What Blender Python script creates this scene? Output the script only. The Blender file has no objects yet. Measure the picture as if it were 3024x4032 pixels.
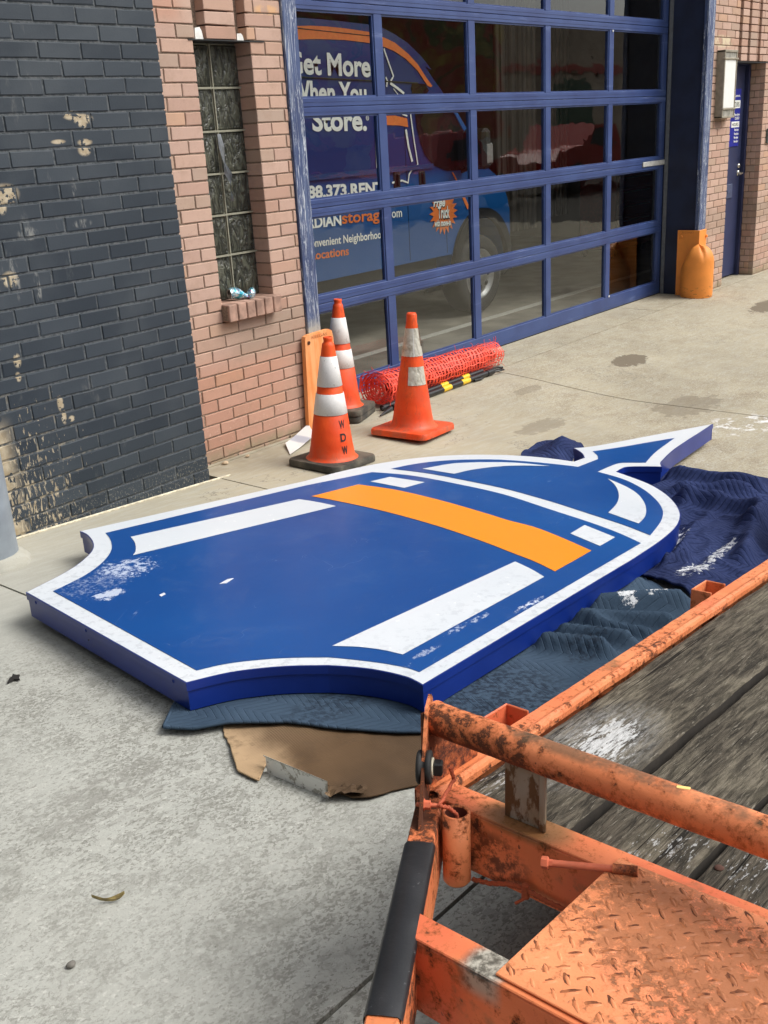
import bpy, math, random
from mathutils import Vector, Matrix, noise
from mathutils.geometry import tessellate_polygon
random.seed(7)
R_ = math.radians
S = bpy.context.scene
COL = S.collection

# ------------------------------------------------------------------ camera
CF, CYAW, CPITCH, CROLL = 4078.4155, 0.862926, 0.351885, -0.0596
CLOC = Vector((-3.225, -3.903, 1.617))
fwd = Vector((math.sin(CYAW)*math.cos(CPITCH), math.cos(CYAW)*math.cos(CPITCH), -math.sin(CPITCH)))
rgt = Vector((math.cos(CYAW), -math.sin(CYAW), 0)); upv = rgt.cross(fwd)
rt = math.cos(CROLL)*rgt + math.sin(CROLL)*upv
ut = -math.sin(CROLL)*rgt + math.cos(CROLL)*upv
cd = bpy.data.cameras.new('camera'); cam = bpy.data.objects.new('camera', cd); COL.objects.link(cam)
cd.sensor_fit = 'VERTICAL'; cd.sensor_height = 24; cd.lens = CF/4032*24
cd.clip_start = .02; cd.clip_end = 2000
cam.matrix_world = Matrix(((rt.x, ut.x, -fwd.x, CLOC.x), (rt.y, ut.y, -fwd.y, CLOC.y), (rt.z, ut.z, -fwd.z, CLOC.z), (0, 0, 0, 1)))
S.camera = cam

# ------------------------------------------------------------------ light
SUN_EL, SUN_AZ = R_(50), R_(146)      # azimuth clockwise from +y
w = bpy.data.worlds.new('World'); S.world = w; w.use_nodes = True
nt = w.node_tree; nt.nodes.clear()
sky = nt.nodes.new('ShaderNodeTexSky'); sky.sky_type = 'NISHITA'; sky.sun_disc = False
sky.sun_elevation = SUN_EL; sky.sun_rotation = SUN_AZ; sky.air_density = 1.0; sky.dust_density = 4.0; sky.ozone_density = 1.0
hs = nt.nodes.new('ShaderNodeHueSaturation'); hs.inputs['Saturation'].default_value = .22; hs.inputs['Value'].default_value = 1.0
bg = nt.nodes.new('ShaderNodeBackground'); bg.inputs[1].default_value = .125
wo = nt.nodes.new('ShaderNodeOutputWorld')
nt.links.new(sky.outputs[0], hs.inputs['Color']); nt.links.new(hs.outputs[0], bg.inputs[0]); nt.links.new(bg.outputs[0], wo.inputs[0])
sl = bpy.data.lights.new('sun', 'SUN'); sl.energy = 1.3; sl.angle = R_(32); sl.color = (1, .965, .91)
sun = bpy.data.objects.new('sun', sl); COL.objects.link(sun)
sd = Vector((math.sin(SUN_AZ)*math.cos(SUN_EL), math.cos(SUN_AZ)*math.cos(SUN_EL), math.sin(SUN_EL)))
sun.rotation_euler = sd.to_track_quat('Z', 'Y').to_euler(); sun.location = sd*20
vs = S.view_settings; vs.view_transform = 'Standard'; vs.look = 'None'; vs.gamma = 1; vs.use_curve_mapping = False; vs.exposure = 0.72
S.cycles.use_denoising = True
S.cycles.max_bounces = 8; S.cycles.transparent_max_bounces = 12

# ------------------------------------------------------------------ measuring: a view line onto a real plane
def vdir(u, v): return rt*((u-1512)/CF) - ut*((v-2016)/CF) + fwd
def onY(u, v, y):
    d = vdir(u, v); return CLOC + d*((y-CLOC.y)/d.y)
def onZ(u, v, z=0):
    d = vdir(u, v); return CLOC + d*((z-CLOC.z)/d.z)
def ss(t): t = min(1, max(0, t)); return t*t*(3-2*t)
def g(x, y):                                   # height of the sloping pavement
    far = .007-.056*max(-5, min(x, 2.4))
    near = .007-.056*max(-5, x) if x < .2 else (-.0042-(x-.2)*.0117 if x < 3 else -.037)
    k = ss((y+1.0)/1.3)
    return far*(1-k)+near*k
def onG(u, v, dz=0):
    z = 0
    for _ in range(40):
        P = onZ(u, v, z+dz); z = .5*z+.5*g(P.x, P.y)
    return P
SLOPE = Matrix.Rotation(math.atan(.056), 4, 'Y')   # pavement falls towards +x

# ------------------------------------------------------------------ mesh helpers
class MB:
    def __init__(s): s.v = []; s.f = []; s.m = []; s.sm = []; s.rnd = []
    def add(s, vs_, fs, smooth=False, mi=0, r=None):
        o = len(s.v); s.v += [tuple(p) for p in vs_]
        for f in fs:
            s.f.append(tuple(i+o for i in f)); s.m.append(mi); s.sm.append(smooth); s.rnd.append(r if r is not None else 0)
    def box(s, x0, x1, y0, y1, z0, z1, M=None, mi=0, r=None):
        v = [Vector(p) for p in ((x0, y0, z0), (x1, y0, z0), (x1, y1, z0), (x0, y1, z0), (x0, y0, z1), (x1, y0, z1), (x1, y1, z1), (x0, y1, z1))]
        if M: v = [M @ p for p in v]
        s.add(v, [(0, 3, 2, 1), (4, 5, 6, 7), (0, 1, 5, 4), (1, 2, 6, 5), (2, 3, 7, 6), (3, 0, 4, 7)], mi=mi, r=r)
    def bbox(s, x0, x1, y0, y1, z0, z1, b, M=None, mi=0, r=None):      # box with chamfered edges
        c = Vector(((x0+x1)/2, (y0+y1)/2, (z0+z1)/2)); h = Vector(((x1-x0)/2, (y1-y0)/2, (z1-z0)/2))
        b = min(b, h.x*.9, h.y*.9, h.z*.9); V = []; idx = {}
        for sx in (-1, 1):
            for sy in (-1, 1):
                for sz in (-1, 1):
                    for a in range(3):
                        p = [h.x-b, h.y-b, h.z-b]; p[a] = h[a]
                        idx[(sx, sy, sz, a)] = len(V); V.append(c+Vector((p[0]*sx, p[1]*sy, p[2]*sz)))
        F = []
        for a in range(3):
            o1, o2 = (a+1) % 3, (a+2) % 3
            for sg in (-1, 1):
                q = []
                for (p1, p2) in ((-1, -1), (1, -1), (1, 1), (-1, 1)):
                    k = [0, 0, 0]; k[a] = sg; k[o1] = p1; k[o2] = p2; q.append(idx[(k[0], k[1], k[2], a)])
                F.append(tuple(q) if sg > 0 else tuple(reversed(q)))
        for a in range(3):                       # edge chamfers along axis a
            o1, o2 = (a+1) % 3, (a+2) % 3
            for s1 in (-1, 1):
                for s2 in (-1, 1):
                    k0 = [0]*3; k1 = [0]*3; k0[a] = -1; k1[a] = 1
                    for k in (k0, k1): k[o1] = s1; k[o2] = s2
                    q = (idx[(*k0, o1)], idx[(*k1, o1)], idx[(*k1, o2)], idx[(*k0, o2)])
                    F.append(q if s1*s2 < 0 else tuple(reversed(q)))
        for sx in (-1, 1):
            for sy in (-1, 1):
                for sz in (-1, 1):
                    q = tuple(idx[(sx, sy, sz, a)] for a in range(3)); F.append(q if sx*sy*sz > 0 else tuple(reversed(q)))
        if M: V = [M @ p for p in V]
        s.add(V, F, mi=mi, r=r)
    def tube(s, pts, rad, n=12, cap=True, mi=0, flat=None):
        pts = [Vector(p) for p in pts]; rr = rad if isinstance(rad, (list, tuple)) else [rad]*len(pts)
        V = []; F = []; ref = None
        for i, p in enumerate(pts):
            t = (pts[min(i+1, len(pts)-1)]-pts[max(i-1, 0)]).normalized()
            if ref is None: ref = Vector((0, 0, 1)) if abs(t.z) < .9 else Vector((1, 0, 0))
            a = (ref - t*ref.dot(t)).normalized(); bb = t.cross(a); ref = a
            for k in range(n):
                an = 2*math.pi*k/n; fa = flat if flat else 1
                V.append(p + a*(math.cos(an)*rr[i]*fa) + bb*(math.sin(an)*rr[i]))
        for i in range(len(pts)-1):
            for k in range(n):
                F.append((i*n+k, i*n+(k+1) % n, (i+1)*n+(k+1) % n, (i+1)*n+k))
        s.add(V, F, smooth=True, mi=mi)
        if cap:
            o = len(s.v)
            s.add([V[k] for k in range(n)], [tuple(reversed(range(n)))], mi=mi)
            s.add([V[(len(pts)-1)*n+k] for k in range(n)], [tuple(range(n))], mi=mi)
    def lathe(s, prof, n=32, M=None, mi=0, smooth=True):
        V = []; F = []
        for (r, z) in prof:
            for k in range(n):
                a = 2*math.pi*k/n; p = Vector((r*math.cos(a), r*math.sin(a), z)); V.append(M @ p if M else p)
        for i in range(len(prof)-1):
            for k in range(n): F.append((i*n+k, i*n+(k+1) % n, (i+1)*n+(k+1) % n, (i+1)*n+k))
        s.add(V, F, smooth=smooth, mi=mi)
    def poly(s, pts, mi=0, r=None):               # planar ngon, any shape
        pts = [Vector(p) for p in pts]
        s.add(pts, [tuple(t) for t in tessellate_polygon([pts])], mi=mi, r=r)
    def prism(s, pts, vec, mi=0, bottom=True):     # extrude a planar outline
        pts = [Vector(p) for p in pts]; vec = Vector(vec); n = len(pts)
        tri = tessellate_polygon([pts])
        nrm = sum((((pts[b]-pts[a]).cross(pts[c]-pts[a])) for a, b, c in tri), Vector())
        area = Vector()
        for i in range(n): area += pts[i].cross(pts[(i+1) % n])
        fl = area.dot(vec) < 0
        q = [p+vec for p in pts]
        T = [tuple(t) for t in tri]
        def ori(t, P, d):
            nn = (P[t[1]]-P[t[0]]).cross(P[t[2]]-P[t[0]]); return t if nn.dot(d) > 0 else (t[0], t[2], t[1])
        s.add(q, [ori(t, q, vec) for t in T], mi=mi)
        if bottom: s.add(pts, [ori(t, pts, -vec) for t in T], mi=mi)
        F = []
        for i in range(n):
            j = (i+1) % n; f = (i, j, n+j, n+i); F.append(tuple(reversed(f)) if fl else f)
        s.add(pts+q, F, mi=mi)
    def grid(s, P, smooth=True, mi=0):              # P[i][j]
        n, m = len(P), len(P[0])
        s.add([p for row in P for p in row], [(i*m+j, i*m+j+1, (i+1)*m+j+1, (i+1)*m+j) for i in range(n-1) for j in range(m-1)], smooth=smooth, mi=mi)
    def mesh(s, name, mats):
        me = bpy.data.meshes.new(name); me.from_pydata(s.v, [], s.f)
        for m in (mats if isinstance(mats, (list, tuple)) else [mats]): me.materials.append(m)
        me.polygons.foreach_set('material_index', s.m); me.polygons.foreach_set('use_smooth', s.sm)
        if any(s.rnd):
            at = me.attributes.new('rnd', 'FLOAT', 'FACE'); at.data.foreach_set('value', s.rnd)
        me.update(); return me

def finish(o, parent, world=True):
    COL.objects.link(o)
    if parent is not None:
        o.parent = parent
        if world and parent.type == 'EMPTY': o.matrix_parent_inverse = Matrix.Translation(-parent.location)
def obj(name, mb, mat, parent=None, world=True, kind=None, label=None, cat=None, group=None):
    o = bpy.data.objects.new(name, mb if isinstance(mb, bpy.types.Mesh) else mb.mesh(name, mat))
    finish(o, parent, world)
    if kind: o['kind'] = kind
    if label: o['label'] = label
    if cat: o['category'] = cat
    if group: o['group'] = group
    return o
def thing(name, loc, label, cat, group=None, M=None):
    o = bpy.data.objects.new(name, None); o.empty_display_size = .1; COL.objects.link(o)
    o.location = loc
    if M: o.matrix_world = M
    o['label'] = label; o['category'] = cat
    if group: o['group'] = group
    return o
def spline(pts, n=8):
    """list of (P, corner) -> smooth open chain between corners, closed loop"""
    N_ = len(pts); out = []
    for i in range(N_):
        p1, c1 = pts[i]; p2, c2 = pts[(i+1) % N_]
        p0 = pts[i-1][0] if not c1 else p1+(p1-p2)*.0
        p3 = pts[(i+2) % N_][0] if not c2 else p2
        if c1 and c2: out.append(p1); continue
        for k in range(n):
            t = k/n
            out.append(.5*((2*p1)+(p2-p0)*t+(2*p0-5*p1+4*p2-p3)*t*t+(3*p1-p0-3*p2+p3)*t*t*t))
    return out
def text_mesh(body, bold=0., shear=0.):
    c = bpy.data.curves.new('t', 'FONT'); c.body = body; c.size = 1; c.offset = bold; c.shear = shear; c.resolution_u = 4
    o = bpy.data.objects.new('t', c); COL.objects.link(o)
    dg = bpy.context.evaluated_depsgraph_get(); me = bpy.data.meshes.new_from_object(o.evaluated_get(dg))
    bpy.data.objects.remove(o); bpy.data.curves.remove(c); return me
def lettering(body, p0, xdir, ydir, width, height, mat, parent, bold=0., shear=0., thick=.0012, ref=None, world=True, name='lettering'):
    """flat letters fitted to width and cap height, base line starting at p0"""
    me = text_mesh(body, bold, shear)
    xs = [v.co.x for v in me.vertices]; x0, x1 = min(xs), max(xs)
    cap = .729
    sx = width/(x1-x0); sy = height/cap
    xd, yd = Vector(xdir).normalized(), Vector(ydir).normalized(); nd = xd.cross(yd)
    for v in me.vertices:
        q = v.co; v.co = Vector(p0)+xd*((q.x-x0)*sx)+yd*(q.y*sy)+nd*thick
    me.materials.clear(); me.materials.append(mat); me.update()
    o = bpy.data.objects.new(name, me); me.name = name
    finish(o, parent, world); return o

# ------------------------------------------------------------------ materials
class NM:
    def __init__(s, name, rough=.6, metal=0., spec=.5):
        s.mat = bpy.data.materials.new(name); s.mat.use_nodes = True; s.t = s.mat.node_tree; s.t.nodes.clear()
        s.out = s.n('ShaderNodeOutputMaterial'); s.b = s.n('ShaderNodeBsdfPrincipled'); s.l(s.b.outputs[0], s.out.inputs[0])
        s.set('Roughness', rough); s.set('Metallic', metal); s.set('Specular IOR Level', spec)
        s._c = {}
    def n(s, t, **k):
        x = s.t.nodes.new(t)
        for a, b in k.items(): setattr(x, a, b)
        return x
    def l(s, a, b): s.t.links.new(a, b)
    def put(s, sock, v):
        if hasattr(v, 'is_output'): s.l(v, sock)
        else:
            if sock.type == 'RGBA' and len(v) == 3: v = (*v, 1)
            sock.default_value = v
    def set(s, name, v): s.put(s.b.inputs[name], v)
    def pos(s, kind='Position'):
        if kind not in s._c:
            if kind == 'Position': s._c[kind] = s.n('ShaderNodeNewGeometry').outputs['Position']
            else: s._c[kind] = s.n('ShaderNodeTexCoord').outputs[kind]
        return s._c[kind]
    def xyz(s, kind='Position'):
        if 'x'+kind not in s._c:
            x = s.n('ShaderNodeSeparateXYZ'); s.l(s.pos(kind), x.inputs[0]); s._c['x'+kind] = x.outputs
        return s._c['x'+kind]
    def map(s, scale=(1, 1, 1), rot=(0, 0, 0), loc=(0, 0, 0), kind='Position'):
        m = s.n('ShaderNodeMapping'); s.l(s.pos(kind), m.inputs[0])
        m.inputs['Scale'].default_value = scale; m.inputs['Rotation'].default_value = rot; m.inputs['Location'].default_value = loc
        return m.outputs[0]
    def noise(s, scale, detail=4, rough=.55, vec=None, dist=0., w_=None):
        x = s.n('ShaderNodeTexNoise'); x.inputs['Scale'].default_value = scale; x.inputs['Detail'].default_value = detail
        x.inputs['Roughness'].default_value = rough; x.inputs['Distortion'].default_value = dist
        s.l(vec if vec is not None else s.pos(), x.inputs['Vector']); return x.outputs[0]
    def voro(s, scale, vec=None, feat='F1', out=0):
        x = s.n('ShaderNodeTexVoronoi'); x.feature = feat; x.inputs['Scale'].default_value = scale
        s.l(vec if vec is not None else s.pos(), x.inputs['Vector']); return x.outputs[out]
    def wave(s, scale, dist=0., dscale=1., vec=None, d='X', prof='SIN'):
        x = s.n('ShaderNodeTexWave'); x.bands_direction = d; x.wave_profile = prof
        x.inputs['Scale'].default_value = scale; x.inputs['Distortion'].default_value = dist; x.inputs['Detail Scale'].default_value = dscale
        s.l(vec if vec is not None else s.pos(), x.inputs['Vector']); return x.outputs[1]
    def ramp(s, v, a, b, smooth=True):               # 0 below a, 1 above b
        x = s.n('ShaderNodeMapRange'); x.interpolation_type = 'SMOOTHSTEP' if smooth else 'LINEAR'
        if a > b:
            x.inputs['From Min'].default_value = b; x.inputs['From Max'].default_value = a
            x.inputs['To Min'].default_value = 1; x.inputs['To Max'].default_value = 0
        else:
            x.inputs['From Min'].default_value = a; x.inputs['From Max'].default_value = b
        s.put(x.inputs['Value'], v); return x.outputs[0]
    def m(s, op, a, b=0., c=None, clamp=False):
        x = s.n('ShaderNodeMath'); x.operation = op; x.use_clamp = clamp; s.put(x.inputs[0], a); s.put(x.inputs[1], b)
        if c is not None: s.put(x.inputs[2], c)
        return x.outputs[0]
    def mix(s, f, a, b, bt='MIX'):
        x = s.n('ShaderNodeMix'); x.data_type = 'RGBA'; x.blend_type = bt; s.put(x.inputs[0], f); s.put(x.inputs[6], a); s.put(x.inputs[7], b); return x.outputs[2]
    def bump(s, h, strength=.3, dist=.01, prev=None):
        x = s.n('ShaderNodeBump'); x.inputs['Strength'].default_value = strength; x.inputs['Distance'].default_value = dist; s.put(x.inputs['Height'], h)
        if prev is not None: s.l(prev, x.inputs['Normal'])
        s.l(x.outputs[0], s.b.inputs['Normal']); return x.outputs[0]
    def blob(s, ax, c, r, kind='Position'):           # soft ellipse mask, ax = (i,j) axes
        x = s.xyz(kind)
        a = s.m('POWER', s.m('DIVIDE', s.m('SUBTRACT', x[ax[0]], c[0]), r[0]), 2.); b = s.m('POWER', s.m('DIVIDE', s.m('SUBTRACT', x[ax[1]], c[1]), r[1]), 2.)
        return s.ramp(s.m('ADD', a, b), 1.15, .25)
    def rag(s, noise_, blob_, th, wd=.05, pull=.32):   # ragged-edged patch: noise thresholded harder away from its middle
        return s.ramp(s.m('ADD', noise_, s.m('MULTIPLY', s.m('SUBTRACT', blob_, 1.), pull)), th, th+wd)
    def blobw(s, ax, c, r, kind='Position'):
        x = s.xyz(kind); a = s.m('POWER', s.m('DIVIDE', s.m('SUBTRACT', x[ax[0]], c[0]), r[0]), 2.); b = s.m('POWER', s.m('DIVIDE', s.m('SUBTRACT', x[ax[1]], c[1]), r[1]), 2.)
        return s.ramp(s.m('ADD', a, b), 2.0, .0)
    def rnd(s):
        if 'r' not in s._c:
            a = s.n('ShaderNodeAttribute', attribute_name='rnd').outputs['Fac']; o = s.n('ShaderNodeObjectInfo').outputs['Random']
            s._c['r'] = s.m('FRACT', s.m('ADD', s.m('MULTIPLY', a, 7.31), o))
        return s._c['r']
    def cramp(s, v, stops):
        x = s.n('ShaderNodeValToRGB'); e = x.color_ramp.elements
        while len(e) < len(stops): e.new(.5)
        for el, (p, c) in zip(e, stops): el.position = p; el.color = (*c, 1)
        s.put(x.inputs[0], v); return x.outputs[0]

def simple(name, col, rough=.5, metal=0., spec=.5, var=.12, bump=0., scale=30.):
    k = NM(name, rough, metal, spec)
    f = k.noise(scale, 4)
    k.set('Base Color', k.mix(k.ramp(f, .3, .7), tuple(c*(1-var) for c in col), tuple(min(1, c*(1+var)) for c in col)))
    if bump: k.bump(f, bump, .003)
    return k.mat
# ================================================================== materials
def concrete():
    k = NM('concrete', .82, 0, .3); x = k.xyz()
    v = k.map((1, 1, 1))
    warm = k.ramp(k.m('ADD', x[0], k.m('MULTIPLY', x[1], .55)), -2.6, .4)          # cool grey drive, buff concrete further on
    base = k.mix(warm, (.43, .435, .395), (.44, .39, .28))
    n1 = k.noise(1.1, 5, .6); base = k.mix(k.ramp(n1, .35, .7), k.mix(1., base, (.86, .86, .86), 'MULTIPLY'), base)
    trow = k.noise(30, 4, .6, k.map((.25, 1.3, 1), (0, 0, .5)))                      # broom and trowel marks
    base = k.mix(k.m('MULTIPLY', k.ramp(trow, .42, .66), .24), base, (.52, .52, .47))
    fine = k.noise(160, 3, .7); base = k.mix(k.m('MULTIPLY', k.ramp(fine, .45, .75), .35), base, (.27, .27, .24))
    # small worn flecks and damp spots, several sizes, thick in places and thin in others
    den = k.ramp(k.noise(1.3, 4, .6, k.map(loc=(3, 1, 0)), .6), .36, .66)
    zone = k.m('MAXIMUM', k.ramp(x[1], -.7, -1.5), k.m('MULTIPLY', k.ramp(x[0], 1.6, 2.6), .75))
    den = k.m('MULTIPLY', k.m('ADD', k.m('MULTIPLY', den, .75), .45), zone)
    lift = k.m('MULTIPLY', k.m('SUBTRACT', k.noise(7, 5, .6), .5), .30)
    sp = k.m('ADD', k.noise(34, 6, .68, k.map((1, 1.45, 1), (0, 0, .6)), .7), lift)
    m1 = k.m('MULTIPLY', k.ramp(sp, .515, .565), den, clamp=True)
    sp2 = k.m('ADD', k.noise(88, 4, .66, k.map((1, 1.4, 1), (0, 0, .6)), .3), lift); m2 = k.m('MULTIPLY', k.ramp(sp2, .54, .575), den, clamp=True)
    big = k.m('MULTIPLY', k.m('MULTIPLY', k.ramp(k.noise(3.4, 5, .62, k.map(loc=(9, 2, 0)), .8), .54, .70), zone), k.m('MULTIPLY', k.ramp(k.noise(24, 5, .7), .38, .60), .55))
    dk = k.mix(warm, (.215, .212, .185), (.25, .205, .14))
    film = k.ramp(k.noise(2.3, 6, .7, k.map(loc=(1, 8, 0)), .5), .38, .72); base = k.mix(k.m('MULTIPLY', film, .22), base, (.27, .265, .23))
    pale = k.m('MULTIPLY', k.ramp(k.noise(60, 4, .7, k.map((1, 1.3, 1), (0, 0, .6), (7, 7, 0))), .56, .66), .5); base = k.mix(k.m('MULTIPLY', pale, zone), base, (.58, .58, .53))
    base = k.mix(k.m('MULTIPLY', m1, .50, clamp=True), base, dk); base = k.mix(k.m('MULTIPLY', m2, .9, clamp=True), base, dk); base = k.mix(big, base, dk)
    pit = k.m('MULTIPLY', k.ramp(k.voro(46), .10, .05), k.ramp(k.noise(20, 2), .58, .64)); base = k.mix(k.m('MULTIPLY', pit, .8), base, (.10, .095, .08))
    ck = k.ramp(k.m('ABSOLUTE', k.m('SUBTRACT', k.noise(1.15, 6, .62, k.map(loc=(4, 4, 0))), .5)), .0035, .0008); base = k.mix(k.m('MULTIPLY', ck, k.m('MULTIPLY', k.ramp(k.noise(.9, 2), .5, .56), .55)), base, (.14, .13, .11))
    for cx, cy, rx, ry, a in ((3.78, -.40, .24, .13, .95), (6.45, -.47, .46, .14, .95), (2.9, -1.25, .35, .2, .5), (2.6, -.25, .18, .06, .4), (1.95, -.75, .3, .1, .45)):
        b = k.rag(k.noise(15, 6, .7), k.blobw((0, 1), (cx, cy), (rx*.9, ry*.9)), .30, .07, .42)
        base = k.mix(k.m('MULTIPLY', b, a), base, (.165, .135, .095))
    # grime along the foot of the wall, white powder spilt right of the sign
    gr = k.m('MULTIPLY', k.m('MULTIPLY', k.ramp(x[1], -.08, .22), k.ramp(x[0], 2.2, .8)), k.m('MULTIPLY', k.ramp(x[0], -.2, .05), .55))
    base = k.mix(k.m('MULTIPLY', gr, k.ramp(k.noise(6, 4), .35, .6)), base, (.24, .21, .15))
    for cx, cy, rx, ry in ((2.62, -1.7, .3, .2), (2.85, -2.0, .3, .3)):
        b = k.m('MULTIPLY', k.blob((0, 1), (cx, cy), (rx, ry)), k.ramp(k.noise(14, 5, .7), .52, .6)); base = k.mix(k.m('MULTIPLY', b, .8), base, (.75, .75, .74))
    # dark dragged streak on the left of the drive
    st = k.m('MULTIPLY', k.blob((0, 1), (-2.05, -1.95), (.26, .13)), k.ramp(k.noise(26, 4, .6, k.map((.5, 1.6, 1), (0, 0, -.6))), .48, .6)); base = k.mix(k.m('MULTIPLY', st, .6), base, (.24, .235, .21))
    k.set('Base Color', base)
    k.set('Roughness', k.m('SUBTRACT', .86, k.m('MULTIPLY', m1, .2)))
    k.bump(k.m('ADD', k.m('MULTIPLY', fine, .5), k.m('MULTIPLY', k.m('SUBTRACT', trow, m1), .6)), .35, .004)
    return k.mat
M_CONC = concrete()
M_SUB = simple('joint_dirt', (.045, .04, .03), .95, bump=.3)
M_FLOOR = simple('garage_floor_concrete', (.26, .235, .19), .6, spec=.3, var=.25, scale=3.)
M_LINE = simple('floor_paint', (.50, .48, .42), .7)

def painted_brick():
    k = NM('slate_brick_paint', .62, 0, .35); x = k.xyz()
    f = k.rnd()
    c = k.mix(f, (.021, .030, .041), (.042, .054, .067))
    c = k.mix(k.m('MULTIPLY', k.ramp(k.noise(2.2, 4), .45, .7), .5), c, (.066, .078, .088))
    # dust and scuffs
    sc = k.m('MULTIPLY', k.ramp(k.noise(7, 5, .65, k.map((1.4, 1, .45), (0, .5, 0))), .60, .72), k.ramp(x[0], -.25, -.75))
    c = k.mix(k.m('MULTIPLY', sc, .35), c, (.24, .24, .22))
    # flaked paint showing the buff brick, thick at the lower left
    near = k.m('MULTIPLY', k.ramp(x[0], -.50, -.98), k.ramp(x[2], .98, .22))
    fl = k.noise(34, 6, .70, k.map((2.3, 1, .50), (0, .10, 0)), .25)
    th = k.m('SUBTRACT', .725, k.m('MULTIPLY', near, .185))
    mk = k.m('MULTIPLY', k.m('GREATER_THAN', fl, th), k.ramp(near, .02, .10))
    spk = k.noise(105, 5, .75, k.map((1.2, 1, .7)))
    low = k.ramp(x[2], .42, .05)
    mk2 = k.m('MULTIPLY', k.m('GREATER_THAN', spk, k.m('SUBTRACT', .74, k.m('MULTIPLY', low, .165))), low)
    corner = k.m('MULTIPLY', k.ramp(x[0], -1.0, -1.09), k.m('MULTIPLY', k.ramp(x[2], .62, .5), k.m('GREATER_THAN', k.noise(9, 3), .40)))
    mk = k.m('MAXIMUM', mk, corner)
    for (u, v, ru, rv) in ((285, 455, .040, .016), (325, 468, .045, .018), (325, 490, .018, .014), (230, 558, .030, .008), (335, 560, .032, .012), (333, 592, .028, .020), (20, 765, .055, .035), (5, 810, .02, .03), (40, 1100, .035, .028), (238, 1590, .014, .032), (252, 1640, .012, .03), (68, 1420, .016, .026), (283, 1648, .014, .012), (72, 1484, .012, .018)):
        p = onY(u, v, 0)
        b = k.m('MULTIPLY', k.blob((0, 2), (p.x, p.z), (ru*1.25, rv*1.25)), k.m('GREATER_THAN', k.noise(42, 4), .44)); mk = k.m('MAXIMUM', mk, b)
    # two pale smears
    buff = k.mix(k.ramp(k.noise(30, 4), .3, .7), (.34, .27, .17), (.50, .43, .31))
    c = k.mix(k.m('MULTIPLY', mk2, .75), c, (.27, .26, .21)); c = k.mix(mk, c, buff)
    for (u, v, a0, ru, rv) in ((60, 1090, .5, .022, .10), (150, 1130, -.5, .016, .07), (292, 745, 0, .012, .05), (325, 880, .2, .05, .02), (110, 920, 0, .05, .03)):
        p = onY(u, v, 0)
        b = k.m('MULTIPLY', k.blob((0, 2), (p.x, p.z), (ru, rv)), k.ramp(k.noise(30, 4, .6, k.map((2, 1, .5))), .44, .6)); c = k.mix(k.m('MULTIPLY', b, .5), c, (.36, .36, .33))
    k.set('Base Color', c)
    k.bump(k.m('ADD', k.noise(120, 4, .7), k.m('MULTIPLY', mk, -.5)), .35, .002)
    return k.mat
M_PAINTB = painted_brick()
def painted_mortar():
    k = NM('slate_mortar_paint', .7); x = k.xyz()
    c = k.mix(k.ramp(k.noise(60, 4), .35, .65), (.045, .055, .062), (.105, .115, .12))
    near = k.m('MULTIPLY', k.ramp(x[0], -.50, -1.02), k.ramp(x[2], .9, .2))
    c = k.mix(k.m('MULTIPLY', near, k.ramp(k.noise(20, 4), .5, .6)), c, (.36, .31, .22))
    k.set('Base Color', c); k.bump(k.noise(150, 4), .6, .003); return k.mat
M_PMORT = painted_mortar()
def pink_brick():
    k = NM('pink_brick', .85, 0, .2); x = k.xyz(); r = k.rnd()
    c = k.cramp(r, [(0., (.43, .265, .20)), (.25, (.49, .335, .27)), (.5, (.52, .36, .285)), (.72, (.47, .30, .225)), (.88, (.40, .30, .24)), (1., (.53, .33, .225))])
    redz = k.m('MULTIPLY', k.m('MAXIMUM', k.m('MULTIPLY', k.ramp(x[2], .62, .45), k.ramp(x[2], -.1, .1)), k.m('MULTIPLY', k.ramp(x[2], 2.12, 2.2), k.ramp(x[0], .42, .3))), k.ramp(x[0], 1.1, .7))
    c = k.mix(k.m('MULTIPLY', redz, .42), c, (.47, .205, .125))
    greyz = k.m('MULTIPLY', k.m('MULTIPLY', k.ramp(x[2], .80, .66), k.ramp(x[2], .44, .55)), k.ramp(x[0], .3, .6))
    c = k.mix(k.m('MULTIPLY', greyz, .55), c, (.31, .235, .18))
    c = k.mix(k.m('MULTIPLY', k.ramp(k.noise(14, 5, .65), .45, .75), .35), c, (.33, .22, .16))
    c = k.mix(k.m('MULTIPLY', k.ramp(k.noise(170, 3, .7), .62, .72), .5), c, (.20, .13, .10))
    c = k.mix(k.m('MULTIPLY', k.m('MULTIPLY', k.ramp(k.noise(70, 4, .7), .60, .68), k.ramp(x[2], .4, .1)), .5), c, (.66, .52, .42))
    foot = k.m('MULTIPLY', k.ramp(x[2], .09, .0), k.ramp(k.noise(12, 4), .3, .55)); c = k.mix(k.m('MULTIPLY', foot, .8), c, (.30, .25, .16))
    # pale wash above the wall lamp
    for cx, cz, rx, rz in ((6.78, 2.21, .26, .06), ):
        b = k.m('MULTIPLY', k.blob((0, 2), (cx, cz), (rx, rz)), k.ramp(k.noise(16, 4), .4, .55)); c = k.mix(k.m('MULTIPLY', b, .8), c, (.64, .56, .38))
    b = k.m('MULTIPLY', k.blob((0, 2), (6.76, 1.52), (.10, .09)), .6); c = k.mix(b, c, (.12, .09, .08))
    b = k.m('MULTIPLY', k.blob((0, 2), (.94, 2.23), (.10, .028)), k.ramp(k.noise(20, 3), .4, .5)); c = k.mix(k.m('MULTIPLY', b, .8), c, (.66, .40, .21))
    k.set('Base Color', c); k.bump(k.noise(220, 4, .7), .4, .002); return k.mat
M_PINK = pink_brick()
M_MORT = simple('brown_mortar', (.26, .195, .145), .95, bump=.6, scale=120, var=.3)
M_SILLB = simple('sill_brick', (.36, .225, .17), .85, var=.35, scale=14, bump=.3)
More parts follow.
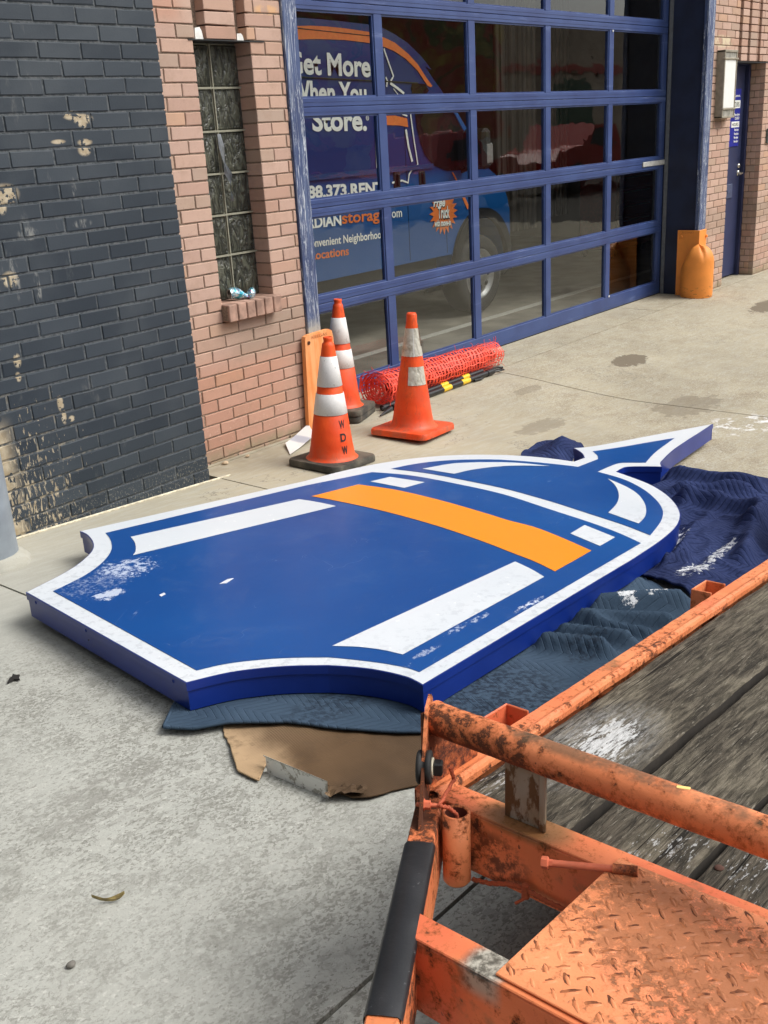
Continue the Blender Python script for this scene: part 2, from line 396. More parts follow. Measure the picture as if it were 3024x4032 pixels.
def blue_frame():
    k = NM('door_blue_paint', .42, 0, .5); x = k.xyz()
    c = k.mix(k.ramp(k.noise(3, 4), .35, .65), (.032, .055, .165), (.043, .075, .205))
    ch = k.ramp(k.noise(7, 5, .7, k.map((.35, 1, 3.2))), .57, .72)
    c = k.mix(k.m('MULTIPLY', ch, .38), c, (.17, .22, .40)); k.set('Base Color', c)
    k.set('Roughness', k.m('ADD', .38, k.m('MULTIPLY', ch, .25))); return k.mat
M_BLUE = blue_frame()
def jamb_mat():
    k = NM('worn_jamb_paint', .5, 0, .5); x = k.xyz()
    c = k.mix(k.ramp(k.noise(4, 4), .3, .7), (.030, .048, .125), (.055, .085, .19))
    s1 = k.ramp(k.noise(1, 5, .6, k.map((60, 60, 1.1)), .6), .50, .66)
    c = k.mix(k.m('MULTIPLY', s1, .45), c, (.20, .26, .38))
    na = k.noise(1, 4, .6, k.map((26, 26, 1.5)), .9); nb = k.noise(1, 4, .6, k.map((40, 40, 2.6), loc=(3, 3, 3)), .5)
    s2 = k.m('MAXIMUM', k.ramp(k.m('ABSOLUTE', k.m('SUBTRACT', na, .52)), .016, .004), k.m('MULTIPLY', k.ramp(k.m('ABSOLUTE', k.m('SUBTRACT', nb, .5)), .012, .004), k.ramp(k.noise(3, 3), .45, .6))); c = k.mix(k.m('MULTIPLY', s2, .75), c, (.62, .66, .70))
    lowz = k.ramp(k.m('ADD', x[2], k.m('MULTIPLY', k.noise(30, 4), .12)), .72, .60); c = k.mix(k.m('MULTIPLY', lowz, k.ramp(x[0], 3, 2)), c, (.36, .37, .33))
    k.set('Base Color', c); k.bump(s2, .4, .002); return k.mat
M_JAMB = jamb_mat()
M_NAVY = simple('navy_steel_paint', (.010, .016, .042), .45, var=.25, scale=5)
M_NAVYD = simple('navy_door_paint', (.022, .030, .085), .5, var=.15, scale=4)
M_RUBBER = simple('black_rubber', (.02, .02, .02), .75, bump=.2)
M_STEEL = simple('bare_steel', (.50, .50, .48), .35, .8)
M_WHITE = simple('white_print', (.80, .82, .77), .5, var=.03)
M_VORANGE = simple('orange_print', (.72, .18, .035), .45, var=.05)
M_WHITEPL = simple('white_plastic', (.70, .70, .67), .5, var=.06)
M_DARK = simple('dark_plastic', (.012, .013, .014), .55)
M_GALV = simple('galvanised_grey', (.30, .34, .38), .5, .3, var=.12, scale=8)
M_LAMP = simple('aged_lamp_metal', (.30, .27, .21), .55, .2, var=.15, scale=20)
M_LENS = simple('white_acrylic', (.80, .81, .78), .35, var=.03)

def glass_mat(name, tint, refl=1.0, rough=0.0, wav=0.0):
    k = NM(name); k.t.nodes.remove(k.b)
    tr = k.n('ShaderNodeBsdfTransparent'); tr.inputs[0].default_value = (*tint, 1)
    gl = k.n('ShaderNodeBsdfGlossy'); gl.inputs['Roughness'].default_value = rough; gl.inputs[0].default_value = (.95, .97, .95, 1)
    geo = k.n('ShaderNodeNewGeometry'); dp = k.n('ShaderNodeVectorMath', operation='DOT_PRODUCT'); k.l(geo.outputs['Normal'], dp.inputs[0]); k.l(geo.outputs['Incoming'], dp.inputs[1])
    fr = k.m('ADD', .052, k.m('MULTIPLY', .948, k.m('POWER', k.m('SUBTRACT', 1., k.m('ABSOLUTE', dp.outputs['Value']), clamp=True), 5.)))
    mx = k.n('ShaderNodeMixShader')
    if wav:
        b = k.n('ShaderNodeBump'); b.inputs['Strength'].default_value = wav; b.inputs['Distance'].default_value = .02
        k.l(k.noise(3.2, 2, .5, k.map((1, 1, 1.6))), b.inputs['Height']); k.l(b.outputs[0], gl.inputs['Normal'])
    k.l(k.m('MULTIPLY', fr, refl, clamp=True), mx.inputs[0]); k.l(tr.outputs[0], mx.inputs[1]); k.l(gl.outputs[0], mx.inputs[2]); k.l(mx.outputs[0], k.out.inputs[0])
    return k.mat
M_PANE = glass_mat('door_glass', (.93, .95, .94), 1.5, .0, .06)

# ================================================================== ground
XC = [-9.9, -7.1, -4.25, -1.43, .068, 2.86, 5.62, 8.4, 11.2, 14]
def axis(a, b, st): n = max(2, int(math.ceil((b-a)/st))); return [a+(b-a)*i/n for i in range(n+1)]
def sheet(mb, x0, x1, y0, y1, dz, st=.12, lip=0.):
    xs, ys = axis(x0, x1, st), axis(y0, y1, st)
    P = [[(x, y, g(x, y)+dz - (lip if (i in (0, len(xs)-1) or j in (0, len(ys)-1)) else 0)) for j, y in enumerate(ys)] for i, x in enumerate(xs)]
    mb.grid([list(r) for r in P])
    mb.f[-(len(xs)-1)*(len(ys)-1):] = [tuple(reversed(f)) for f in mb.f[-(len(xs)-1)*(len(ys)-1):]]
mb = MB()
cx_ = [-400, -150, -60, -30, -18]+axis(-12, 16, .5)+[22, 35, 70, 160, 400]; cy_ = [-400, -150, -60, -30, -18]+axis(-12, 1.2, .4)+[4, 9, 20, 60, 160, 400]
mb.grid([[(x, y, g(x, y)-.024) for y in cy_] for x in cx_])
mb.f = [tuple(reversed(f)) for f in mb.f]
obj('ground', mb, M_SUB, kind='structure')
J = .0048
pav = thing('pavement', (0, 0, 0), 'buff concrete driveway slabs speckled with dark worn spots', 'pavement'); pav['kind'] = 'structure'
del pav['category']
def slab(x0, x1, y0, y1, st=.12):
    m_ = MB(); x0 += J; x1 -= J; y0 += J; y1 -= J
    sheet(m_, x0, x1, y0, y1, 0, st, 0)
    for (ax, ay, bx, by) in ((x0, y0, x1, y0), (x1, y0, x1, y1), (x1, y1, x0, y1), (x0, y1, x0, y0)):
        n = max(2, int(math.hypot(bx-ax, by-ay)/st)); top = [(ax+(bx-ax)*i/n, ay+(by-ay)*i/n) for i in range(n+1)]
        m_.grid([[(x, y, g(x, y)-.022) for x, y in top], [(x, y, g(x, y)) for x, y in top]], smooth=False)
        m_.f[-n:] = [tuple(reversed(f)) for f in m_.f[-n:]]
    obj('slab', m_, M_CONC, pav)
for j, (y0, y1) in enumerate(((-11.3, -8.5), (-8.5, -5.7), (-5.7, -2.85), (-2.85, .205))):
    for i in range(len(XC)-1):
        x0, x1 = XC[i], XC[i+1]
        if j == 3 and x0 < -.5: y1_ = -.006 if x0 > -2 else -.006
        else: y1_ = y1
        if j == 3 and abs(x0-5.62) < .01: continue
        if j == 3 and abs(x0-2.86) < .01: x1 = 8.4
        slab(x0, x1, y0, y1_, .12 if j >= 2 else .4)
slab(.068, 1.0, .205, .245); slab(1.0, 2.86, .205, .66); slab(2.86, 5.55, .205, .66); slab(5.55, 8.4, .205, .66)
mb = MB(); mb.tube([(x, -.006, g(x, 0)+.003) for x in axis(-3, .13, .05)], .0065, 5)
obj('caulk_bead', mb, simple('caulk', (.62, .56, .42), .8, var=.25, scale=60), pav)
mb = MB(); mb.box(-2.2, 11, .645, 9, -.3, -.040); obj('garage_floor', mb, M_FLOOR, kind='structure')
mb = MB(); mb.box(.9, 9, 1.40, 1.485, -.039, -.036); obj('painted_line', mb, M_LINE, kind='structure')

# ================================================================== brick walls
_bm = {}
rb = random.Random(3)
def brick_mesh(L, H, D, mat, b=.0026):
    var = rb.randrange(6); key = (round(L, 4), round(H, 4), round(D, 4), mat.name, var)
    if key not in _bm:
        m_ = MB(); v = []; l, h = L/2, H/2
        v = [(-l, D, -h), (l, D, -h), (l, D, h), (-l, D, h), (-l, b, -h), (l, b, -h), (l, b, h), (-l, b, h), (-l+b, 0, -h+b), (l-b, 0, -h+b), (l-b, 0, h-b), (-l+b, 0, h-b)]
        jr = random.Random(var*17+int(L*1e4)); e = [jr.uniform(-.0014, .0014) for _ in range(16)]
        for q in range(4):
            for w0 in (4, 8): v[w0+q] = (v[w0+q][0]+e[q*2], v[w0+q][1], v[w0+q][2]+e[q*2+1])
        c_ = 8+jr.randrange(4); v[c_] = (v[c_][0]*.965, v[c_][1]+.001, v[c_][2]*.90)
        m_.add(v, [(0, 1, 5, 4)[::-1], (1, 2, 6, 5)[::-1], (2, 3, 7, 6)[::-1], (3, 0, 4, 7)[::-1], (4, 5, 9, 8)[::-1], (5, 6, 10, 9)[::-1], (6, 7, 11, 10)[::-1], (7, 4, 8, 11)[::-1], (8, 9, 10, 11)[::-1]])
        m_.f = [tuple(reversed(f)) for f in m_.f]
        _bm[key] = m_.mesh('brick', mat)
    return _bm[key]
def put_brick(x0, x1, z0, z1, y, D, mat, parent, joined=None, jit=.0012):
    if x1-x0 < .015: return
    if joined is not None:
        yy = y+rb.uniform(-jit, jit); joined.bbox(x0, x1, yy, y+D, z0, z1, .003, r=rb.random()); return
    me = brick_mesh(x1-x0, z1-z0, D, mat)
    o = bpy.data.objects.new('brick', me); COL.objects.link(o); o.parent = parent
    o.matrix_parent_inverse = Matrix.Translation(-parent.location)
    o.location = ((x0+x1)/2+rb.uniform(-.0008, .0008), y+rb.uniform(-jit, jit), (z0+z1)/2+rb.uniform(-.0008, .0008)); o.rotation_euler = (rb.uniform(-.006, .006), rb.uniform(-.004, .004), rb.uniform(-.004, .004))

# ---- slate painted wall, face at y = 0, right end at x = 0
DW = thing('brick_wall', (-1, .1, 0), 'slate painted brick wall with flaked buff patches at its lower left', 'brick wall')
PD, LD = .0674, .2032
mb = MB(); mb.box(-4, -.004, .0048, .36, -.3, 5.2); obj('mortar', mb, M_PMORT, DW)
jn = MB(); cnt = 0
for r in range(-5, 74):
    z0 = .0125+r*PD; z1 = z0+PD-.0092                    # course r, its lower joint at r*PD
    half = (r % 2 == 0)
    xs = [0.]; x = 0.
    if half: x = -.1016; xs.append(x)
    while x > -4: x -= LD; xs.append(x)
    if r in (23, 14, 9): xs.insert(1, -.055); xs = sorted(set(xs), reverse=True)
    if r == 23: xs = [q for q in xs if abs(q+.7112) > .01]+[-.61]; xs = sorted(set(xs), reverse=True)
    for a, b in zip(xs[1:], xs[:-1]):
        near = b > -1.25 and -.11 < z0 < 2.42
        put_brick(a+.004, b-(.004 if b < 0 else 0), z0, z1, 0, .05, M_PAINTB, DW, None if near else jn, .0010)
obj('brick_course', jn, M_PAINTB, DW, kind='stuff')

# ---- pink wall left of the garage door, face at y = .25
YP = .25; PP, LP = .0650, .2032
PW = thing('brick_wall', (.6, .4, 0), 'pink brick wall with a narrow glass block window beside the garage door', 'brick wall')
WX0, WX1, WZ0, WZ1 = .425, .805, .783, 2.083
mb = MB()
mb.box(-.35, WX0-.004, YP+.006, .62, -.3, 5.2); mb.box(WX1+.004, 1.04, YP+.006, .62, -.3, 5.2); mb.box(WX0-.004, WX1+.004, YP+.006, .62, -.3, WZ0-.07)
mb.box(WX0-.004, WX1+.004, YP+.062, .62, WZ1+.02, 5.2); mb.box(WX0-.004, WX1+.004, .42, .62, WZ0-.07, WZ1+.02)
obj('mortar', mb, M_MORT, PW)
jn = MB()
def course(r, x0, x1, off, end0=False, end1=False, ymax=None, par=PW, jj=None, D=.05, y=YP):
    z0 = .003+r*PP+.004; z1 = z0+PP-.008
    x = off; 
    while x > x0: x -= LP
    cuts = [x0]
    while x < x1:
        if x > x0+.02 and x < x1-.02: cuts.append(x)
        x += LP
    cuts.append(x1)
    for i in range(len(cuts)-1):
        a, b = cuts[i], cuts[i+1]
        put_brick(a+(.004 if (i or not end0) else 0), b-(.004 if (i < len(cuts)-2 or not end1) else 0), z0, z1, y, D, M_PINK, par, jj)
for r in range(-3, 76):
    top = .003+(r+1)*PP
    jj = None if (top < 2.5 and r >= -1) else jn
    off = WX0 if r % 2 else WX0-LP/2
    if r >= 12 and r < 32:
        course(r, -.0, WX0, off, end1=True, jj=jj, D=.12); course(r, WX1, 1.04, WX1+LP if r % 2 == 0 else WX1+LP/2, end0=True, jj=jj, D=.12)
    elif r < 12:
        if r == 11:
            course(r, 0, WX0, off, jj=jj); course(r, WX1+.01, 1.04, WX1+LP*.5, jj=jj)
        else: course(r, 0, 1.04, off, jj=jj)
    else:
        course(r, 0, .437, off, end1=True, jj=jj, D=.07); 
        z0 = .003+r*PP+.004
        put_brick(.514, .712, z0, z0+PP-.008, YP, .07, M_PINK, PW, jj)
        course(r, .785, 1.04, .785+.203 if r % 2 else .785+.06, end0=True, jj=jj, D=.07)
obj('brick_course', jn, M_PINK, PW, kind='stuff')
# reveal bricks seen inside the window are the 12 cm deep ends above; sill of six headers
for i in range(6):
    x0 = .418+i*.0655; me = MB(); me.bbox(x0+.003, x0+.0625, .192, .372, .724, .812, .004)
    o = obj('brick', me, M_SILLB, PW)
me = MB(); me.box(.42, .80, .205, .37, .73, .803); obj('sill_mortar', me, M_MORT, PW)
mb = MB(); mb.box(.395, .90, YP-.004, .40, 2.078, 2.0835); obj('steel_lintel', mb, M_DARK, PW)
M_FOAM = simple('white_foam', (.78, .78, .74), .9, bump=.5)
for (x0, x1, h) in ((.452, .505, .055), (.727, .775, .034)):
    mb = MB(); mb.prism([(x0, YP+.012, 2.084), (x1, YP+.012, 2.084), (x1-.008, YP+.012, 2.084+h*.7), (x1-.018, YP+.012, 2.084+h), (x0+.004, YP+.012, 2.084+h*.92)], (0, .05, 0))
    obj('foam_filler', mb, M_FOAM, PW)
SB = thing('shade_wall', (-6, -6, 0), 'added unseen dark wall at the left that shades the reveals', 'wall'); SB['kind'] = 'structure'; del SB['category']  # added out of view to keep light off the left-facing reveals
mb = MB(); mb.box(-6.4, -5.6, -13, .3, -.3, 5.2); obj('shade_block', mb, M_PMORT, SB)

# ---- glass block window
GW = thing('glass_block_window', (.61, .38, .82), 'narrow window of wavy glass blocks, two wide, in the pink brick wall', 'window')
def gblock():
    k = NM('wavy_glass_block', .14, 0, .6)
    v = k.map((1, 1, 1)); n = k.noise(16, 4, .55, k.map((1.6, 1, .7), (0, .5, 0)), 1.6)
    c = k.mix(k.ramp(n, .42, .66), (.030, .033, .026), (.105, .110, .082)); k.set('Base Color', c)
    k.set('Roughness', .12); k.bump(n, .9, .03); return k.mat
M_GB = gblock(); M_GM = simple('block_mortar', (.27, .265, .20), .8, bump=.4, scale=90)
mb = MB(); mb.box(.405, .825, .372, .41, .80, 2.078); obj('mortar', mb, M_GM, GW)
zs = [.806]+[1.043+.2068*i for i in range(5)]+[2.076]
for i in range(6):
    for (x0, x1) in ((.415, .6145), (.6225, .812)):
        m_ = MB(); z0, z1 = zs[i]+.006, zs[i+1]-.006; y0 = .362
        # stepped face: flat rim, rounded pillow centre
        m_.bbox(x0, x1, y0, .40, z0, z1, .006)
        n = 7; P = [[(x0+.014+(x1-x0-.028)*a/n, y0-.001-.006*math.sin(math.pi*a/n)**.4*math.sin(math.pi*b/n)**.4 if 0 < a < n and 0 < b < n else y0-.001, z0+.016+(z1-z0-.032)*b/n) for a in range(n+1)] for b in range(n+1)]
        m_.grid(P); obj('glass_block', m_, M_GB, GW)
mb = MB()
for z in zs[1:-1]: mb.box(.41, .82, .350, .362, z-.0045, z+.0045)
mb.box(.6135, .6195, .351, .3615, .81, 2.076)
obj('grout_line', mb, M_GM, GW)
# tape strip
mb = MB(); a = random.Random(5)
pts = [((1180)/1.3825, 730/1.3825, 26), (1195/1.3825, 800/1.3825, 30), (1210/1.3825, 885/1.3825, 30), (1232/1.3825, 945/1.3825, 24), (1245/1.3825, 1010/1.3825, 14), (1255/1.3825, 1095/1.3825, 6)]
P = []
for i, (u, v, wd) in enumerate(pts):
    p = onY(u+8, v, .343-.006*i); h = wd/1.3825*.00115; tw = (-.002, .004, -.012, .016, -.014, .01)[i]
    h *= .62; P.append([p+Vector((-h, tw, 0)), p+Vector((0, 0, 0)), p+Vector((h, -tw, .0))])
mb.grid(P, smooth=False); tp = obj('tape_strip', mb, simple('silver_tape', (.26, .28, .30), .3, .6), label='torn strip of silver tape dangling on the glass block window', cat='tape')
# crushed can
def can():
    k = NM('can_print', .25, .7); n = k.noise(38, 3, .6, kind if False else k.map(kind='Object'))
    k.set('Base Color', k.cramp(n, [(0., (.03, .25, .38)), (.45, (.06, .42, .55)), (.52, (.75, .8, .82)), (.58, (.08, .4, .55)), (.68, (.5, .08, .2)), (.75, (.1, .5, .65))])); return k.mat
ct = thing('crushed_can', (.590, .285, .815), 'crumpled turquoise drink can lying on the brick window sill', 'can')
mb = MB(); n = 20; rows = []
for i in range(15):
    t = i/14; x = -.062+.150*t
    pinch = 1-.62*math.exp(-((t-.62)/.13)**2); rr = .030*(1 if .05 < t < .95 else .84)*pinch
    yo = .012*math.sin(t*7); zo = .008*math.sin(t*5+1)-.010*(1-pinch)
    rows.append([Vector((x, yo+rr*math.cos(2*math.pi*k/n)*(1+.18*math.sin(3*k+t*9)*(1-pinch+.15)), .0285+zo+rr*math.sin(2*math.pi*k/n)*(1+.15*math.cos(2*k+t*7)*(1-pinch+.1)))) for k in range(n+1)])
rows = [[Vector((v.x*math.cos(-.25)-v.y*math.sin(-.25), v.x*math.sin(-.25)+v.y*math.cos(-.25), v.z)) for v in r] for r in rows]
mb.grid(rows, smooth=False); obj('can_body', mb, can(), ct, world=False)
c0 = sum(rows[0][:n], Vector())/n; mb = MB()
mb.add([c0+Vector((.003, 0, 0))]+rows[0][:n], [(0, 1+(k+1) % n, 1+k) for k in range(n)]); mb.tube([c0+(p-c0)*.98 for p in rows[0]], .002, 6)
obj('can_lid', mb, M_STEEL, ct, world=False)
mb = MB(); mb.lathe([(0, 0), (.010, 0), (.010, .002), (0, .002)], 12, Matrix.Translation(c0+Vector((-.0015, .002, .006))) @ Matrix.Rotation(R_(-90), 4, 'Y')); obj('drink_opening', mb, M_DARK, ct, world=False)
# ================================================================== garage door (plane y = .626)
YD = .626; DX0, DX1 = 1.19, 6.432; Z0R, QR, HR, HS = 2.354, .5797, .0513, .0394
STX = [2.2886+1.0251*i for i in range(4)]
GD = thing('garage_door', (3.8, .65, -.037), 'wide blue sectional garage door glazed with five columns of panes', 'garage door')
colx = [(DX0+.10, STX[0]-HS)]+[(STX[i]+HS, STX[i+1]-HS) for i in range(3)]+[(STX[3]+HS, 6.353)]
def panel(zb, zt, zpb, zpt):
    sec = bpy.data.objects.new('door_section', None)
    m_ = MB(); y0, y1 = YD, YD+.045; cuts = [DX0]+[v for c in colx for v in c]+[DX1]
    def rail(z0, z1): m_.bbox(DX0, DX1, y0, y1, z0, z1, .003)
    rail(zb+.0015, zpb); rail(zpt, zt-.0015)
    for a, b in ((DX0, colx[0][0]), *[(colx[i][1], colx[i+1][0]) for i in range(4)], (colx[4][1], DX1)): m_.bbox(a, b, y0+.0022, y1-.001, zpb-.001, zpt+.001, .003)
    # glazing beads
    for a, b in colx:
        for (p, q, r_, s_) in ((a, b, zpb, zpb+.010), (a, b, zpt-.010, zpt), (a, a+.010, zpb+.010, zpt-.010), (b-.010, b, zpb+.010, zpt-.010)): m_.box(p, q, y0+.010, y0+.022, r_, s_)
    for z in (zb+.030, zt-.026): m_.box(DX0+.02, DX1-.02, y0-.0022, y0+.001, z-.0025, z+.0025)
    s_ = obj('door_section', m_, M_BLUE, GD)
    for a, b in colx:
        m2 = MB(); m2.add([(a+.004, y0+.024, zpb+.004), (b-.004, y0+.024, zpb+.004), (b-.004, y0+.024, zpt-.004), (a+.004, y0+.024, zpt-.004)], [(0, 1, 2, 3)])
        o = obj('pane', m2, M_PANE, s_)
bnd = [Z0R-QR*i for i in range(4)]
panel(-.030, bnd[3], .0846, bnd[3]-HR)
for i in (3, 2, 1): panel(bnd[i], bnd[i-1], bnd[i]+HR, bnd[i-1]-HR)
panel(bnd[0], bnd[0]+QR, bnd[0]+HR, bnd[0]+QR-HR); panel(bnd[0]+QR, bnd[0]+2*QR, bnd[0]+QR+HR, bnd[0]+2*QR-HR); panel(bnd[0]+2*QR, bnd[0]+3*QR, bnd[0]+2*QR+HR, bnd[0]+3*QR-HR)
mb = MB(); mb.box(DX0, DX1, YD+.005, YD+.04, -.040, -.030); obj('bottom_seal', mb, M_RUBBER, GD)
p0, p1 = onY(2528, 660, YD), onY(2617, 637, YD)
mb = MB(); mb.bbox(p0.x, p1.x, YD-.012, YD-.002, bnd[2]-.022, bnd[2]+.022, .004); obj('lift_plate', mb, simple('pale_plate', (.62, .62, .60), .4, .3), GD)
mb = MB()
for (u, v, r) in ((2414, 122, .009), (2398, 1167, .011)):
    mb = MB(); p = onY(u, v, YD-.004); mb.lathe([(0, .003), (r*.7, .003), (r, 0)], 10, Matrix.Translation(p) @ Matrix.Rotation(R_(90), 4, 'X')); obj('paper_fleck', mb, M_WHITEPL, GD)

# ---- door jambs
LJ = thing('door_jamb', (1.1, .3, 0), 'scratched blue steel jamb at the left side of the garage door', 'door jamb', )
mb = MB(); mb.bbox(1.040, 1.148, YP-.014, YP+.05, -.05, 4.3, .004); obj('face_plate', mb, M_JAMB, LJ)
mb = MB(); mb.box(1.045, 1.143, YP+.045, YD+.10, -.05, 4.3); obj('return_plate', mb, M_NAVY, LJ)
RJ = thing('door_jamb', (6.5, .3, 0), 'worn blue steel jamb with a broad navy return right of the garage door', 'door jamb')
mb = MB(); mb.bbox(6.408, 6.558, YP-.012, YP+.03, -.05, 4.3, .004); obj('face_plate', mb, M_JAMB, RJ)
mb = MB(); mb.box(6.434, 6.55, YP+.028, YD+.10, -.05, 4.3); obj('return_plate', mb, M_NAVY, RJ)
mb = MB(); mb.box(6.424, 6.434, YD-.045, YD-.012, -.04, 4.3); obj('weather_strip', mb, simple('grey_weatherstrip', (.12, .13, .14), .6), RJ)
mb = MB(); mb.box(1.0, 6.6, .24, YD+.1, 4.09, 5.2); mb.box(-3, 14, .62, .70, 4.3, 5.2)
tg = obj('header_beam', mb, M_NAVY, RJ)

# ---- orange corner guards
def guard_mat(name, c1):
    k = NM(name, .55, 0, .4); x = k.xyz()
    c = k.mix(k.ramp(k.noise(7, 4), .3, .7), c1, tuple(min(1, v*1.18) for v in c1))
    sc = k.m('MULTIPLY', k.ramp(k.noise(28, 5, .7, k.map((.7, .7, 2))), .58, .66), k.ramp(x[2], .10, .03)); c = k.mix(k.m('MULTIPLY', sc, .9), c, (.10, .045, .02))
    c = k.mix(k.m('MULTIPLY', k.ramp(k.noise(45, 4, .7), .64, .72), .4), c, (.55, .22, .08)); k.set('Base Color', c); k.bump(k.noise(260, 3), .25, .002); return k.mat
M_GUARD = guard_mat('orange_guard_plastic', (.74, .255, .045))
RG = thing('corner_guard', (6.42, .25, -.037), 'orange bullet shaped corner guard bolted at the right foot of the garage door', 'corner guard')
cx, cy, zb = 6.405, .236, -.040
mb = MB()
mb.bbox(cx-.014, cx-.002, cy-.012, cy+.205, zb, zb+.615, .004); mb.bbox(cx-.014, cx+.150, cy-.014, cy-.002, zb, zb+.615, .004)
obj('flange', mb, M_GUARD, RG)
mb = MB(); n = 48; rows = []
for j in range(25):
    t = j/24; row = []
    for k_ in range(n+1):
        a = R_(90)+R_(270)*k_/n; dv = abs(math.degrees(a)-225)
        zt = .490-.034*math.exp(-(dv/7.)**2)-.16*(1-math.exp(-(max(0, dv-52)/42.)**2))
        tt = t**.8; f = 1. if tt < .68 else math.sqrt(max(0, 1-((tt-.68)/.32)**2)); R0 = .150 if tt > .02 else .146
        r = R0*(.12+.88*f) if tt > .68 else R0
        if t == 1: r = .012
        row.append((cx-.006+r*math.cos(a), cy-.006+r*math.sin(a), zb+zt*tt))
    rows.append(row)
mb.grid(rows)
obj('bullet', mb, M_GUARD, RG)
mb = MB(); mb.lathe([(0, .010), (.011, .010), (.016, 0)], 8, Matrix.Translation((cx-.014, cy+.165, zb+.555)) @ Matrix.Rotation(R_(-90), 4, 'Y'), smooth=False); obj('bolt', mb, M_GUARD, RG)
mb = MB(); mb.lathe([(0, .016), (.012, .016), (.016, 0)], 8, Matrix.Translation((cx+.135, cy-.014, zb+.55)) @ Matrix.Rotation(R_(90), 4, 'X'), smooth=False); obj('bolt', mb, M_GUARD, RG)
M_EMB = simple('guard_embossing', (.50, .15, .03), .6)
lettering('A CEMAT', (cx-.0145, cy+.160, zb+.585), (0, -1, 0), (0, 0, 1), .12, .020, M_EMB, RG)

def plank_mat():
    k = NM('orange_guard_board', .6, 0, .35); x = k.xyz()
    c = k.mix(k.ramp(k.noise(9, 5, .6, k.map((3, 3, .6))), .35, .65), (.80, .29, .09), (.86, .40, .17))
    gr = k.wave(7, 6., 1.4, k.map((1, 1, .12)), 'X'); c = k.mix(k.m('MULTIPLY', k.ramp(gr, .5, 1.), .3), c, (.70, .20, .04))
    c = k.mix(k.m('MULTIPLY', k.blob((0, 2), (1.15, .22), (.09, .10)), .55), c, (.9, .62, .36))
    k.set('Base Color', c); k.bump(gr, .15, .002); return k.mat
LG = thing('corner_guard', (1.1, .22, 0), 'flat orange guard board with rusty bolt hole at the left foot of the door', 'corner guard')
mb = MB(); yb = .205
mb.prism([(.950, yb, -.01), (1.21, yb, -.01), (1.214, yb, .50), (1.205, yb, .545), (1.18, yb, .558), (1.01, yb, .553), (.982, yb, .545), (.976, yb, .53)], (0, .028, 0))
obj('board', mb, plank_mat(), LG)
mb = MB(); p = onY(700+1425/2.765, 1200+415/2.765, yb)
mb.lathe([(.011, .0), (.011, .003), (.004, .005), (0, .002)], 12, Matrix.Translation((p.x, yb-.001, p.z)) @ Matrix.Rotation(R_(90), 4, 'X')); obj('bolt', mb, simple('rust_dark', (.09, .03, .012), .9, bump=.4), LG)
lettering('KEEGAS', (1.03, yb-.001, .527), (1, 0, 0), (0, 0, 1), .13, .017, simple('faded_print', (.42, .13, .04), .8), LG)

# ================================================================== pink wall right of the door, recessed entrance
RW = thing('brick_wall', (7, .4, 0), 'pink brick wall with vertical grooves around the recessed navy entrance door', 'brick wall')
XA, XB, XD, XE = 6.562, 7.058, 7.875, 12.0; YR = .432; ZL = 2.045
mb = MB()
mb.box(XA, XB-.006, YP+.006, YR+.25, -.3, 5.2); mb.box(XD+.006, XE, YP+.006, YR+.25, -.3, 5.2); mb.box(XB-.006, XD+.006, YP+.085, YR+.25, ZL+.004, 5.2)
obj('mortar', mb, M_MORT, RW)
jn = MB(); slots = ((7.155, 7.218), (7.378, 7.432), (7.635, 7.694))
for r in range(-2, 76):
    z0 = .003+r*PP-.034; off = XA if r % 2 else XA+LP/2
    def crs(x0, x1, off_, D=.05, y=YP):
        z = z0+.004; x = off_
        while x > x0: x -= LP
        cuts = [x0]
        while x < x1:
            if x0+.02 < x < x1-.02: cuts.append(x)
            x += LP
        cuts.append(x1)
        for a, b in zip(cuts, cuts[1:]): put_brick(a+.004, b-.004, z, z+PP-.008, y, D, M_PINK, RW, jn)
    if z0+PP*.5 < ZL:
        crs(XA, XB, XB if r % 2 else XB-.1, D=.15); crs(XD, XE, XD if r % 2 else XD+.1, D=.05)
        # reveal facing the camera side
        yy = YP; zc = z0+.004
        for a, b in (((YP+.051, YP+.098), (YP+.106, YR+.02)) if r % 2 else ((YP+.051, YP+.145), (YP+.153, YR+.02))): jn.bbox(XD, XD+.05, a, b, zc, zc+PP-.008, .003, r=rb.random())
    else:
        crs(XA, slots[0][0], XB if r % 2 else XB-.1)
        crs(slots[0][1], slots[1][0], 7.0, D=.085); crs(slots[1][1], slots[2][0], 7.2, D=.085); crs(slots[2][1], XE, XD if r % 2 else XD+.1)
obj('brick_course', jn, M_PINK, RW, kind='stuff')
mb = MB(); mb.box(XB-.05, XD+.05, YP-.003, YR+.1, ZL-.006, ZL+.002); obj('steel_lintel', mb, M_DARK, RW)

ED = thing('entrance_door', (7.45, .43, -.03), 'navy steel entrance door in the brick recess with a chrome lever handle', 'door')
mb = MB(); mb.bbox(XB+.02, XD-.055, YR, YR+.045, -.02, 2.03, .003); obj('door_leaf', mb, M_NAVYD, ED)
mb = MB(); mb.box(XD-.050, XD-.002, YR-.035, YR+.05, -.05, ZL-.008); mb.box(XB, XB+.018, YR-.03, YR+.05, -.05, ZL-.008); mb.box(XB, XD-.05, YR-.03, YR+.05, 2.033, ZL-.007); obj('door_frame', mb, M_NAVYD, ED)
p = onY(2400+1360/2.6587, 600+215/2.6587, YR-.02)
mb = MB(); mb.lathe([(0, .012), (.026, .012), (.030, 0)], 16, Matrix.Translation((p.x+.01, YR-.001, p.z)) @ Matrix.Rotation(R_(90), 4, 'X')); mb.tube([(p.x+.01, YR, p.z), (p.x+.01, YR-.05, p.z), (p.x-.02, YR-.058, p.z-.002), (p.x-.11, YR-.056, p.z-.008)], .009, 8)
